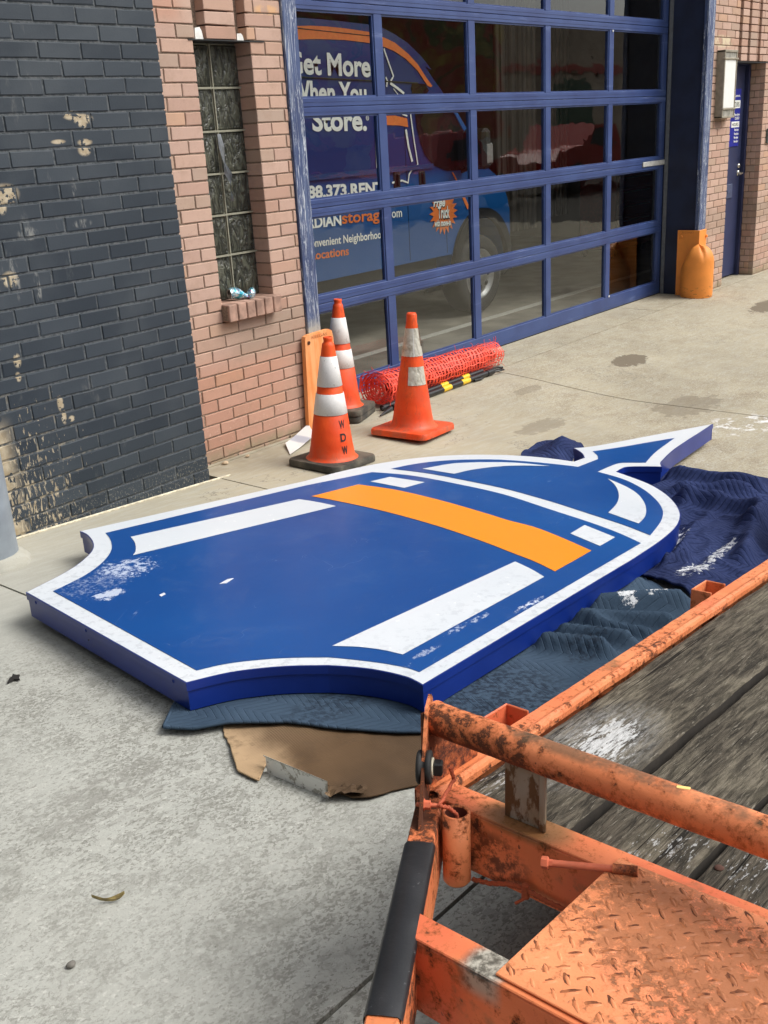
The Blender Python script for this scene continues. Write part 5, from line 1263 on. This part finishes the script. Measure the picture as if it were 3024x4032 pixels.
# ---- flattened cardboard, pale strip
def cardboard():
    k = NM('cardboard', .85); x = k.xyz()
    c = k.mix(k.ramp(k.noise(3, 4), .35, .6), (.060, .032, .012), (.100, .055, .022))
    c = k.mix(k.ramp(k.m('ADD', k.m('SUBTRACT', x[0], k.m('MULTIPLY', x[1], .35)), k.m('MULTIPLY', k.noise(9, 4), .12)), -.80, -.93), c, (.42, .285, .16)); c = k.mix(k.m('MULTIPLY', k.ramp(k.noise(12, 6, .7), .52, .66), .5), c, (.075, .042, .018))
    fl = k.wave(55, .5, 2, k.map((.25, 1, 1), (0, 0, .45)), 'Y'); c = k.mix(k.m('MULTIPLY', k.ramp(fl, .5, 1), k.m('MULTIPLY', k.ramp(x[1], -2.25, -2.05), .5)), c, (.40, .28, .17)); k.set('Base Color', c); k.bump(fl, .25, .003); return k.mat
CBp = [Gd(483, 1572), Gd(500, 1615), Gd(513, 1660), Gd(518, 1672, .0), Gd(560, 1692, .0), Gd(572, 1655), Gd(578, 1648), Gd(640, 1668), Gd(700, 1690), Gd(716, 1715, .0), Gd(762, 1730, .0), Gd(800, 1722), Gd(860, 1702), Gd(905, 1692), Gd(1020, 1665), (-1.0, -2.7), (-.9, -2.3), (-1.3, -1.9), (-1.55, -1.85)]
_q = []
for i in range(len(CBp)):
    a_, b_ = Vector(CBp[i]), Vector(CBp[(i+1) % len(CBp)])
    n = max(1, int((b_-a_).length/.018)) if i < 15 else 1
    for j in range(n):
        p = a_.lerp(b_, j/n); jj = .006*noise.noise(Vector((p.x*45, p.y*45, 3)))+.004*noise.noise(Vector((p.x*140, p.y*140, 3))) if j else 0
        t_ = (b_-a_).normalized(); _q.append((p.x-t_.y*jj, p.y+t_.x*jj))
CBp = _q
def zc(x, y):
    lift = .030*ss((Gd(600, 1650)[1]-y)/.05)*0
    f_ = ss((-1.9-y)/.25)
    return g(x, y)+.007+f_*(.005+.006*noise.noise(Vector((x*6, y*6, 2)))+.008*max(0, noise.noise(Vector((x*14, y*14, 8)))))
CBm = cardboard()
sheet_cloth('cardboard_sheet', CBp, zc, CBm, 'torn brown cardboard sheet lying under the blanket by the trailer corner', 'cardboard', .012, .006, .003)
for i, (cx_, cy_, r_, lb) in enumerate(((748, 1712, .046, 'crumpled torn flap at the front corner of the brown cardboard'),)):
    mb = MB(); rr_ = random.Random(i+40); c = onG(cx_*DD, cy_*DD, .012); P = []
    for a_ in range(9):
        row = []
        for b_ in range(6):
            x_, y_ = (a_/8-.5)*r_*2.2, (b_/5-.5)*r_*1.1
            row.append(c+rgt*x_+Vector((fwd.x, fwd.y, 0)).normalized()*(y_)+Vector((0, 0, .006+.012*noise.noise(Vector((x_*60, y_*60, i)))+.010*(b_ < 2)*(1 if i == 0 else .4)+rr_.uniform(-.0015, .0015)))+rgt*rr_.uniform(-.003, .003))
        P.append(row)
    mb.grid(P, smooth=False); obj('cardboard_flap', mb, CBm, label=lb, cat='cardboard')
e0, e1 = onG(576*DD, 1634*DD, .05), onG(707*DD, 1688*DD, .05)
mb = MB(); dn_ = Vector((0, 0, -1)); up_ = (e1-e0).normalized(); bk = Vector((.012, .035, -.012))
mb.prism([e0, e1, e1+dn_*.056, e0+dn_*.050], bk*.25); mb.prism([e0, e1, e1+bk*.6, e0+bk*.6], (0, 0, -.004))
k = NM('weathered_strip', .6); k.set('Base Color', k.mix(k.ramp(k.noise(30, 5, .7), .54, .60), (.74, .74, .70), (.36, .34, .29)))
obj('metal_strip', mb, k.mat, label='weathered off white metal strip standing on edge against the cardboard', cat='strip')

# ---- small litter
mb = MB(); c = onG(428, 3536, .01); P = [];
for i in range(9):
    t = i/8; a = -1.1+2.2*t; P.append([Vector((c.x-.024+.048*t, c.y+.024-.048*t-.006*math.sin(t*3.1), c.z-.006+.012*abs(2*t-1)**2+.008*j*j)) + Vector((.004, -.008, 0))*j*(1-abs(2*t-1)**3) for j in (-1, -.3, .4, 1)])
mb.grid(P); obj('dry_leaf', mb, simple('dry_leaf_tan', (.32, .25, .10), .7, var=.4, scale=60), label='curled tan dry leaf on the concrete at the lower left', cat='leaf')
mb = MB(); c = onG(58, 2672, .004)
P = [Vector((c.x+r_*math.cos(a), c.y+r_*math.sin(a), c.z)) for r_, a in ((.018, 0), (.014, .6), (.024, 1.2), (.010, 1.9), (.014, 2.6), (.034, 3.5), (.012, 4.0), (.026, 4.8), (.012, 5.5))]
mb.prism(P, (0, 0, .006)); obj('dead_leaf', mb, simple('black_leaf', (.015, .013, .012), .8), label='blackened dead leaf on the concrete left of the sign', cat='leaf')
mb = MB(); c = onG(280, 3798, .006)
rows = [[Vector((c.x+.010*math.sin(t)*math.cos(a)*(1+.2*math.sin(3*a)), c.y+.008*math.sin(t)*math.sin(a), c.z+.006*math.cos(t))) for a in [2*math.pi*j/10 for j in range(11)]] for t in [math.pi*i/6 for i in range(7)]]
mb.grid(rows); obj('pebble', mb, simple('grey_pebble', (.16, .15, .13), .7), label='small grey pebble on the concrete near the bottom left', cat='stone')
for (u, v, s_, lb) in ((888, 1822, .020, 'broken brick crumb at the foot of the pink brick wall'), (975, 1795, .014, 'tan leaf litter at the foot of the pink brick wall, right of the brick crumb')):
    mb = MB(); c = onG(u, v, .008); rr_ = random.Random(u)
    rows = [[Vector((c.x+s_*math.sin(t)*math.cos(a)*rr_.uniform(.7, 1.2), c.y+s_*.8*math.sin(t)*math.sin(a)*rr_.uniform(.7, 1.2), c.z+s_*.5*math.cos(t))) for a in [2*math.pi*j/7 for j in range(8)]] for t in [math.pi*i/5 for i in range(6)]]
    for r_ in rows: r_[-1] = r_[0]
    mb.grid(rows, smooth=False); obj('brick_crumb' if s_ > .015 else 'leaf_litter', mb, simple('pale_crumb', (.55, .42, .28), .9), label=lb, cat='debris')
# ================================================================== utility trailer in the foreground
def rotm(a, b, c):
    return (Matrix.Rotation(a, 3, 'Z') @ Matrix.Rotation(b, 3, 'Y') @ Matrix.Rotation(c, 3, 'X'))
TM = rotm(R_(-1.789), R_(4.381), R_(-2.065)); TO = Vector((-1.973, -2.943, .5))
TMi = TM.transposed()
def onT(u, v, h, a=2):
    d = TMi @ vdir(u, v); o = TMi @ (CLOC-TO); t = (h-o[a])/d[a]; return o+d*t
TR = thing('utility_trailer', (0, 0, 0), 'rusty orange steel utility trailer with weathered plank deck in the right foreground', 'trailer')
TR.matrix_world = Matrix.Translation(TO) @ TM.to_4x4()
def rusty(name, lo=0., pink=0., green=0., extra=None, sc=38):
    k = NM(name, .55, 0, .45); v = k.map(kind='Object'); x = k.xyz('Object')
    c = k.mix(k.ramp(k.noise(5, 4, .5, v), .35, .65), (.70, .205, .075), (.83, .29, .12))
    c = k.mix(k.m('MULTIPLY', k.ramp(k.noise(3.3, 3, .5, k.map(kind='Object', loc=(5, 1, 2))), .5-pink*.2, .72-pink*.2), .75), c, (.66, .125, .055))
    n = k.noise(sc, 7, .74, v); big = k.noise(4.2, 3, .5, k.map(kind='Object', loc=(2, 7, 1)))
    sig = k.m('ADD', k.m('MULTIPLY', n, .68), k.m('MULTIPLY', big, .42))
    stain = k.ramp(sig, .545-lo, .65-lo); c = k.mix(k.m('MULTIPLY', stain, .78), c, (.34, .085, .020))
    core = k.ramp(sig, .625-lo, .665-lo); c = k.mix(k.m('MULTIPLY', core, .92), c, (.085, .030, .014))
    sp = k.ramp(k.noise(55, 4, .7, v), .655, .69); c = k.mix(k.m('MULTIPLY', sp, .85), c, (.13, .04, .015))
    grime = k.m('MULTIPLY', k.ramp(k.noise(10, 5, .6, k.map(kind='Object', loc=(1, 1, 4))), .60-green, .72-green), .65); c = k.mix(grime, c, (.16, .11, .05))
    if extra: c = extra(k, c, x, v)
    k.set('Base Color', c); k.set('Roughness', k.m('ADD', .48, k.m('MULTIPLY', stain, .4)))
    k.bump(k.m('ADD', k.m('MULTIPLY', core, -1.2), k.m('ADD', k.m('MULTIPLY', n, .8), k.m('MULTIPLY', sp, -.5))), .55, .003)
    return k.mat
M_R = rusty('rusty_orange_paint', .018)
def tube_x(k, c, x, v):
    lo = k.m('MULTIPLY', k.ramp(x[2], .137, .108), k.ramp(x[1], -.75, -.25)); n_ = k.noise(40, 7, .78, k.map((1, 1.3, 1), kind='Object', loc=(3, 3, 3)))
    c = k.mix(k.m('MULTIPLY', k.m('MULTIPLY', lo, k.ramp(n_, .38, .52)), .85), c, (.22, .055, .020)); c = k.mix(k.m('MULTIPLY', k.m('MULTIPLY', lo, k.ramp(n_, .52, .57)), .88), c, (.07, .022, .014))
    tp = k.m('MULTIPLY', k.ramp(x[2], .150, .158), k.ramp(k.noise(9, 5, .7, k.map((1, .8, 1), kind='Object')), .42, .58)); return k.mix(k.m('MULTIPLY', tp, .8), c, (.10, .065, .035))
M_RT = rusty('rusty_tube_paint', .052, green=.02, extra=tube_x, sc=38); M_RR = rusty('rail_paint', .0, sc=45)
def beam_x(k, c, x, v):
    g1 = k.m('MULTIPLY', k.blob((0, 1), (.0, -.17), (.06, .10), 'Object'), k.ramp(x[2], -.02, -.004)); c = k.mix(k.m('MULTIPLY', g1, .8), c, (.17, .10, .035))
    r_ = k.m('MULTIPLY', k.blob((1, 2), (-.12, -.075), (.085, .06), 'Object'), k.ramp(k.noise(22, 6, .75, v), .42, .55)); return k.mix(k.m('MULTIPLY', r_, .9), c, (.10, .030, .012))
M_RB = rusty('front_beam_paint', -.01, .5, extra=beam_x)
def beam2_x(k, c, x, v):
    w_ = k.m('MULTIPLY', k.blob((0, 1), (-.325, -.325), (.05, .042), 'Object'), k.ramp(x[2], -.05, -.02)); c = k.mix(k.m('MULTIPLY', w_, 1.), c, k.mix(k.ramp(k.noise(30, 5, .7, v), .42, .6), (.10, .09, .07), (.46, .43, .36)))
    return c
M_RB2 = rusty('second_beam_paint', -.02, .8, extra=beam2_x)
def plate_x(k, c, x, v):
    for cx_, cy_, rx, ry in ((-.10, -.47, .13, .10), (-.16, -.62, .12, .10), (-.05, -.40, .06, .05), (-.14, -.56, .10, .10)):
        b = k.rag(k.noise(46, 7, .8, v), k.blobw((0, 1), (cx_, cy_), (rx, ry), 'Object'), .36, .10, .25); c = k.mix(k.m('MULTIPLY', b, .85), c, (.21, .055, .016))
    return k.mix(.25, c, (.95, .42, .20))
M_RP = rusty('tread_plate_paint', .018, extra=plate_x, sc=60)
def tr(name, mb, mat=M_R, par=TR, **k_): return obj(name, mb, mat, par, world=False, **k_)
def rough(mb, amp=.0012, fr=30):
    mb.v = [tuple(Vector(p)+Vector((0, 0, 1))*amp*noise.noise(Vector(p)*fr)) for p in mb.v]; return mb
# side rails
for nm, s_ in (('side_rail', 1), ('side_rail', -1)):
    y0 = 0 if s_ > 0 else -1.52
    mb = MB(); n = 120
    yo = [(.053, -.095), (.053, -.002), (.050, .0005), (.020, .0005), (.015, .006), (.007, .0085), (-.001, .006), (-.004, 0), (-.004, -.012)]
    P = [[(-.03+2.95*i/n, y0+(a if s_ > 0 else -a)+.0012*noise.noise(Vector((i*.5, a*60, 0))), b+.0012*noise.noise(Vector((i*.6, a*60, 4)))) for a, b in yo] for i in range(n+1)]
    mb.grid(P, smooth=False)
    tr(nm, mb, M_RR)
# front beam (channel) and second beam
mb = MB(); mb.bbox(-.033, .0275, -1.52, .051, -.004, .0, .0025); mb.bbox(-.0335, -.027, -1.52, .048, -.115, -.003, .003); mb.bbox(-.033, .02, -1.52, .048, -.118, -.112, .002); tr('front_beam', mb, M_RB)
mb = MB(); mb.bbox(-.347, -.298, -1.32, -.172, -.004, .0, .0025); mb.bbox(-.3475, -.341, -1.32, -.19, -.122, -.003, .003); mb.bbox(-.347, -.305, -1.32, -.19, -.124, -.119, .002); tr('cross_beam', mb, M_RB2)
# angled drawbar arms
d = Vector((-.845, -.535, 0)); nn = Vector((.535, -.845, 0)); P0 = Vector((-.17, -.0725, 0))
def arm(P0, d, nn, t0, t1, mat, name, hw=.022, h0=-.120, h1=.0):
    A, B = P0+d*t0, P0+d*t1; M_ = Matrix(((d.x, nn.x, 0, P0.x), (d.y, nn.y, 0, P0.y), (0, 0, 1, 0), (0, 0, 0, 1)))
    m_ = MB(); m_.bbox(t0, t1, -hw, hw, -.005, h1, .003, M_); m_.bbox(t0, t1, hw-.006, hw+.001, h0, -.004, .003, M_); m_.bbox(t0, t1, -hw-.001, -hw+.006, h0, -.004, .003, M_); return tr(name, m_, mat), M_
_, MA = arm(P0, d, nn, -.155, 1.22, M_R, 'drawbar_arm')
dm = Vector((d.x, -d.y, 0)); nm_ = Vector((nn.x, -nn.y, 0)); arm(Vector((-.17, -1.52+.0725, 0)), dm, nm_, -.155, 1.22, M_R, 'drawbar_arm')
k = NM('worn_black_tape', .42, 0, .5); v = k.map(kind='Object'); sc = k.ramp(k.noise(26, 4, .7, k.map((1, 3.8, 1), (0, 0, R_(60)), kind='Object')), .655, .68)
k.set('Base Color', k.mix(k.m('MULTIPLY', sc, .35), k.mix(k.ramp(k.noise(8, 4, .6, v), .4, .7), (.012, .013, .015), (.028, .029, .032)), (.30, .31, .32))); k.bump(k.noise(80, 4, .6, v), .25, .002)
mb = MB(); rows = []
for i in range(40):
    t = -.012+.392*i/39; w_ = .0245; wv = .0006*noise.noise(Vector((i*.4, 0, 0)))
    rows.append([MA @ Vector((t, a, b+wv)) for a, b in ((-w_-.001, -.035), (-w_-.001, -.004), (-w_+.004, .0022), (0, .0030), (w_-.004, .0022), (w_+.0012, -.003), (w_+.0012, -.012))])
mb.grid(rows); tr('grip_tape', mb, k.mat)
# tread plate
mb = MB(); mb.bbox(-.338, .0, -1.17, -.344, .0008, .0050, .0012); pl = tr('tread_plate', mb, M_RP)
mb = MB(); mb.box(-.345, -.33, -1.17, -.36, -.028, -.001); tr('plate_lip', mb, M_RB2)
mb = MB(); hb = MB(); rt_ = random.Random(4); p_ = .0240; c45 = math.cos(math.pi/4)
for i in range(-60, 60):
    for j in range(-60, 60):
        a, b = i*p_, j*p_; x_, y_ = (a-b)*c45-.17, (a+b)*c45-.75
        if not (-.328 < x_ < -.010 and -1.16 < y_ < -.354): continue
        an = math.pi/4+(0 if (i+j) % 2 else math.pi/2); L_ = .0118; wd = .0030; ex, ey = math.cos(an), math.sin(an)
        vv = [(x_+ex*L_, y_+ey*L_, .0049), (x_-ex*L_, y_-ey*L_, .0049)]
        for q, f in ((.5, .86), (0, 1), (-.5, .86)):
            for s_ in (1, -1): vv.append((x_+ex*L_*q-ey*wd*s_*f, y_+ey*L_*q+ex*wd*s_*f, .0049))
        for q in (.55, 0, -.55): vv.append((x_+ex*L_*q, y_+ey*L_*q, .0068))
        mb.add(vv, [(0, 2, 8), (2, 4, 9, 8), (4, 6, 10, 9), (6, 1, 10), (0, 8, 3), (3, 8, 9, 5), (5, 9, 10, 7), (7, 10, 1)], smooth=True)
        if rt_.random() < .82:
            ox, oy = .0016+rt_.uniform(-.0012, .0012), .0028+rt_.uniform(-.0014, .0014); l2, w2 = L_*rt_.uniform(.55, 1.25), wd*rt_.uniform(.9, 1.9); m__ = []
            for q in range(12):
                t_ = 2*math.pi*q/12; rr = rt_.uniform(.6, 1.2); m__.append((x_+ox+ex*l2*math.cos(t_)*rr-ey*w2*math.sin(t_)*rr, y_+oy+ey*l2*math.cos(t_)*rr+ex*w2*math.sin(t_)*rr, .00515))
            hb.add(m__, [tuple(range(12))])
tr('tread', mb, M_RP, kind='stuff')
k = NM('rust_line', .9); v = k.map(kind='Object'); k.set('Base Color', k.mix(k.ramp(k.noise(60, 4, .6, v), .35, .65), (.10, .028, .010), (.42, .14, .05))); tr('rust_ring', hb, k.mat, kind='stuff')
# handrail tube over the front beam
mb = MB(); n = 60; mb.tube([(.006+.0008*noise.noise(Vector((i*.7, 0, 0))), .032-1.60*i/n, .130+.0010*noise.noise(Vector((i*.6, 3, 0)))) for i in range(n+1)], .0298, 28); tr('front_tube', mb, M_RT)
mb = MB(); mb.tube([(.006, .034, .130), (.006, .028, .130)], .0315, 24); tr('weld_bead', mb, M_R)
c_ = onT(1455*1.8228, 1720*1.8228, .160); mb = MB(); mb.bbox(-.004, .004, -.010, .010, 0, .0012, .001, Matrix.Translation((.010, c_.y, .1590)) @ Matrix.Rotation(.35, 4, 'Z')); tr('paint_chip', mb, simple('yellow_chip', (.85, .60, .20), .6))
# dirty upright angle under the tube
k = NM('dirty_upright', .7); v = k.map(kind='Object'); n_ = k.noise(26, 6, .7, k.map((1, 1, .5), kind='Object')); k.set('Base Color', k.mix(k.ramp(n_, .46, .55), k.mix(k.ramp(k.noise(9, 3, .5, v), .4, .6), (.34, .32, .26), (.29, .25, .17)), (.13, .07, .028))); k.bump(n_, .4, .002)
mb = MB(); mb.bbox(-.006, -.001, -.206, -.128, .0, .112, .0015); mb.bbox(-.004, .030, -.132, -.127, .0, .112, .0015); mb.bbox(-.012, -.004, -.212, -.200, 0, .108, .002); tr('upright', mb, k.mat)
mb = MB(); mb.bbox(-.006, .03, -1.40, -1.33, .0, .112, .0015); tr('upright', mb, k.mat)
# corner plate, gusset, marker light
MG = Matrix(((d.x, 0, nn.x, .010), (d.y, 0, nn.y, .050), (0, 1, 0, 0), (0, 0, 0, 1)))          # (s, h, normal)
mb = MB(); P = [Vector(p) for p in ((-.03, -.02, 0), (-.03, .150, 0), (-.012, .164, 0), (.044, .164, 0), (.056, .152, 0), (.175, -.002, 0), (.175, -.02, 0))]
mb.prism([MG @ p for p in P], nn*.0055); tr('corner_plate', mb, M_R)
mb = MB(); mb.prism([(-.028, .030, .002), (-.028, .030, .150), (.030, .030, .150), (.075, .030, .075), (.131, .030, .020), (.131, .030, .002)], (0, .006, 0)); tr('gusset', mb, M_RT)
ML = MG @ Matrix.Translation((.086, .072, 0)) @ Matrix.Scale(.86, 4)
mb = MB(); mb.lathe([(.018, .018), (.031, .018), (.034, .016), (.034, .008), (.030, .006), (.030, -.001), (.034, -.003), (.034, -.009), (.030, -.012), (0, -.013)], 32, ML); gl_ = tr('marker_light', mb, M_RUBBER)
mb = MB(); mb.lathe([(0, .0215), (.020, .0215), (.021, .018), (.0, .018)], 20, ML); tr('light_rim', mb, simple('cream_plastic', (.55, .50, .38), .5), gl_)
mb = MB(); mb.bbox(-.012, .012, -.014, .014, .021, .040, .003, ML); tr('connector', mb, M_DARK, gl_)
# sleeve pipe with its open mouth
mb = MB(); pc = Vector((-.064, -.068, 0)); mb.lathe([(.0195, -.10), (.0195, .012), (.0245, .012), (.0245, -.118), (.020, -.124), (0, -.125)], 32, Matrix.Translation(pc)); tr('pipe_sleeve', mb, M_R)
mb = MB(); mb.lathe([(0, -.07), (.0193, -.07), (.0193, .0095)], 24, Matrix.Translation(pc)); tr('pipe_bore', mb, simple('shaded_rust_red', (.11, .022, .012), .9))  # rust lining coloured darker, so the open mouth looks shaded inside
# wiring
qc = lambda x, y: (1400+x/1.659, 3100+y/1.659)
def ropey(mb, pts, r):
    pts = [Vector(p) for p in pts]; out = []
    for i in range(len(pts)-1):
        for j in range(8):
            t = j/8; p = pts[i].lerp(pts[i+1], t); out.append(p)
    out.append(pts[-1]); out = [p+Vector((0, .0012*math.sin(i*2.1), .0012*math.cos(i*2.1))) for i, p in enumerate(out)]; mb.tube(out, r, 8)
mb = MB(); lc = ML @ Vector((0, 0, .056)); ropey(mb, [lc, lc+Vector((.004, -.004, -.022)), (-.090, -.052, .030), (-.074, -.060, .022), (-.066, -.070, .010), (-.062, -.078, -.02)], .0034)
tr('wiring_loom', mb, simple('painted_cable', (.62, .13, .06), .7, bump=.8, scale=300))
mb = MB(); ropey(mb, [onT(*qc(x, y), -.044, 0) for x, y in ((765, 600), (880, 628), (1000, 632), (1090, 655), (1150, 690), (1250, 745), (1370, 800))], .0042)
p = onT(*qc(1110, 680), -.046, 0); mb.tube([p+Vector((0, 0, .012)), p+Vector((0, 0, -.012))], .007, 8); mb.tube([p+Vector((-.004, -.002, -.01)), p+Vector((-.012, .012, -.022))], .003, 6)
tr('wiring_loom', mb, simple('rusty_cable', (.32, .075, .028), .8, bump=.8, scale=200))
mb = MB(); p = MG @ Vector((.135, .028, .004)); mb.tube([p-nn*.010, p+nn*.030], .0038, 8); mb.lathe([(0, .014), (.008, .014), (.008, .004), (.010, .004), (.010, .002)], 6, Matrix.Translation(p) @ nn.to_track_quat('Z', 'Y').to_matrix().to_4x4(), smooth=False); tr('bolt', mb, simple('pink_orange_paint', (.80, .20, .10), .5))
p, q = Vector((-.075, -.262, .000)), Vector((-.030, -.372, .010)); mb = MB(); mb.tube([p, q], .0058, 12); dd = (q-p).normalized(); mb.lathe([(0, -.012), (.010, -.012), (.0105, -.002), (.0065, .0), (.0065, .006)], 6, Matrix.Translation(p) @ dd.to_track_quat('Z', 'Y').to_matrix().to_4x4(), smooth=False); tr('hitch_pin', mb, bpy.data.materials['pink_orange_paint'])
mb = MB(); mb.tube([q-dd*.02, q+dd*.018], .0085, 10); tr('pin_tube', mb, M_RT)
# stake pockets
for e in (.25, 1.212):
    mb = MB(); 
    for a in ((e, e+.092, .106, .111), (e, e+.005, .053, .107), (e+.087, e+.092, .053, .107)): mb.bbox(a[0], a[1], a[2], a[3], -.105, .006, .0018)
    tr('stake_pocket', mb, M_R)
# deck planks
def wood(seed):
    k = NM('weathered_plank', .85, 0, .2); x = k.xyz('Object'); v = k.map(kind='Object'); off = (seed*3.7, seed*1.3, 0)
    g1 = k.noise(1., 7, .68, k.map((11, 95, 20), loc=off, kind='Object'), .7); g2 = k.noise(1., 4, .6, k.map((32, 260, 40), loc=off, kind='Object'), .3)
    big = k.noise(1, 4, .55, k.map((5, 14, 3), loc=off, kind='Object'), .6)
    c = k.mix(k.ramp(g1, .36, .66), (.030, .026, .020), (.120, .103, .078))
    c = k.mix(k.m('MULTIPLY', k.ramp(big, .47, .66), .55), c, k.mix(k.ramp(g1, .4, .6), (.12, .105, .075), (.25, .22, .165)))
    c = k.mix(k.m('MULTIPLY', k.ramp(g2, .60, .70), .5), c, (.34, .31, .25))
    crk = k.ramp(k.noise(1, 3, .5, k.map((1.6, 60, 10), loc=(off[0]+5, 2, 0), kind='Object'), .9), .655, .685); c = k.mix(k.m('MULTIPLY', crk, .85), c, (.012, .010, .008))
    pw = k.noise(1, 6, .75, k.map((40, 150, 80), loc=off, kind='Object'), .2); pw2 = k.noise(1, 5, .7, k.map((9, 12, 9), loc=(1, 2, 3), kind='Object'))
    for (cx_, cy_, rx, ry, a, th) in ((.36, -.120, .125, .070, .85, .485), (.29, -.13, .20, .10, .75, .535), (.08, -.04, .12, .05, .7, .56), (.06, -.38, .17, .11, .7, .565), (.10, -.57, .18, .14, .85, .555)):
        b = k.rag(k.m('ADD', k.m('MULTIPLY', pw, .7), k.m('MULTIPLY', pw2, .3)), k.blobw((0, 1), (cx_, cy_), (rx*.85, ry*.85), 'Object'), th-.03, .04, .22); c = k.mix(k.m('MULTIPLY', b, a*.85), c, (.66, .67, .67))
    hz_ = k.m('MULTIPLY', k.blobw((0, 1), (.33, -.115), (.17, .085), 'Object'), k.m('MULTIPLY', k.ramp(pw, .36, .62), .42)); c = k.mix(hz_, c, (.55, .55, .54))
    k.set('Base Color', c); k.bump(k.m('SUBTRACT', k.m('ADD', g1, k.m('MULTIPLY', g2, .5)), k.m('MULTIPLY', crk, 1.5)), .9, .006); return k.mat
M_WSIDE = simple('shaded_plank_side', (.018, .014, .010), .9, var=.3, bump=.4)  # near-black colour puts the shade of the deck gaps into the side faces
edges = [-.006, -.240, -.447, -.655, -.865, -1.075, -1.285, -1.50]
for i in range(len(edges)-1):
    b, a = edges[i]-.005, edges[i+1]+(.013 if i == 0 else .009); mb = MB(); n = 150; rr_ = random.Random(i)
    prof = [(0, -.040), (0, -.006), (.0015, -.004), (.006, -.0005), (.014, 0), (.05, 0)]; w_ = b-a
    prof = prof+[(w_*f, .0) for f in (.35, .5, .65)]+[(w_-p, z) for p, z in reversed(prof)]
    top = -.008-.002*i % .004
    P = []
    for s_ in range(n+1):
        x_ = .030+2.86*s_/n; row = []
        for (q, z) in prof:
            e = 1 if (q < .02 or q > w_-.02) else 0
            wob = .0035*noise.noise(Vector((x_*7, i*5+(0 if q < w_/2 else 9), 0)))*e+.0018*noise.noise(Vector((x_*30, i*5+(0 if q < w_/2 else 9), 0)))*e
            row.append((x_, a+q+wob, top+z*1.0-.0025*abs(noise.noise(Vector((x_*18, q*60, i))))*(1 if z > -.02 else 0)-.003*e*abs(noise.noise(Vector((x_*12, i, q*20))))))
        P.append(row)
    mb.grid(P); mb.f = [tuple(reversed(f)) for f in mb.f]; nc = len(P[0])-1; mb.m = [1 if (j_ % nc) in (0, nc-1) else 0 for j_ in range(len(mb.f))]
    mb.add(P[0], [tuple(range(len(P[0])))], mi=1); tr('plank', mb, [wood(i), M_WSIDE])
mb = MB()
for i in range(1, len(edges)-1): mb.box(.03, 2.88, edges[i]-.012, edges[i]+.022, -.075, -.062)  # added dark strips stand in for the shade below the plank gaps
tr('gap_shade', mb, simple('gap_shade', (.012, .011, .009), .95))
def nail(e1, e2):
    mb = MB(); mb.lathe([(0, .002), (.006, .002), (.008, 0)], 8, Matrix.Translation((e1, e2, -.008))); return tr('nail', mb, simple('rust_dark3', (.07, .03, .02), .9) if 'rust_dark3' not in bpy.data.materials else bpy.data.materials['rust_dark3'])
nail(.09, -.47); nail(.06, -.66)
mb = MB(); 
for e in (.6, 1.2, 1.8, 2.4, 2.88): mb.bbox(e, e+.05, -1.52, .045, -.12, -.050, .003)
tr('cross_member', mb, M_R)
for e2, s_ in ((.19, 1), (-1.71, -1)):
    mb = MB(); W_ = Matrix.Translation((2.75, e2, -.18)) @ Matrix.Rotation(R_(90), 4, 'X'); mb.lathe([(.15, -.08), (.26, -.08), (.285, -.05), (.285, .05), (.26, .08), (.15, .08)], 32, W_); wl = tr('wheel', mb, M_RUBBER)
    mb = MB(); mb.lathe([(.15, .05), (.14, -.02), (.05, -.03), (0, -.03)], 24, W_); mb.lathe([(.15, -.06), (.14, .0), (.05, .0), (0, .0)], 24, W_); tr('rim', mb, M_STEEL, wl)
mb = MB(); mb.tube([(2.75, -1.7, -.18), (2.75, .18, -.18)], .03, 12); tr('axle', mb, M_R)
mb = MB(); mb.bbox(-1.42, -1.12, -.80, -.72, -.06, .01, .01); mb.tube([(-1.0, -.70, -.40), (-1.0, -.70, .28)], .028, 14); tr('coupler', mb, M_R)
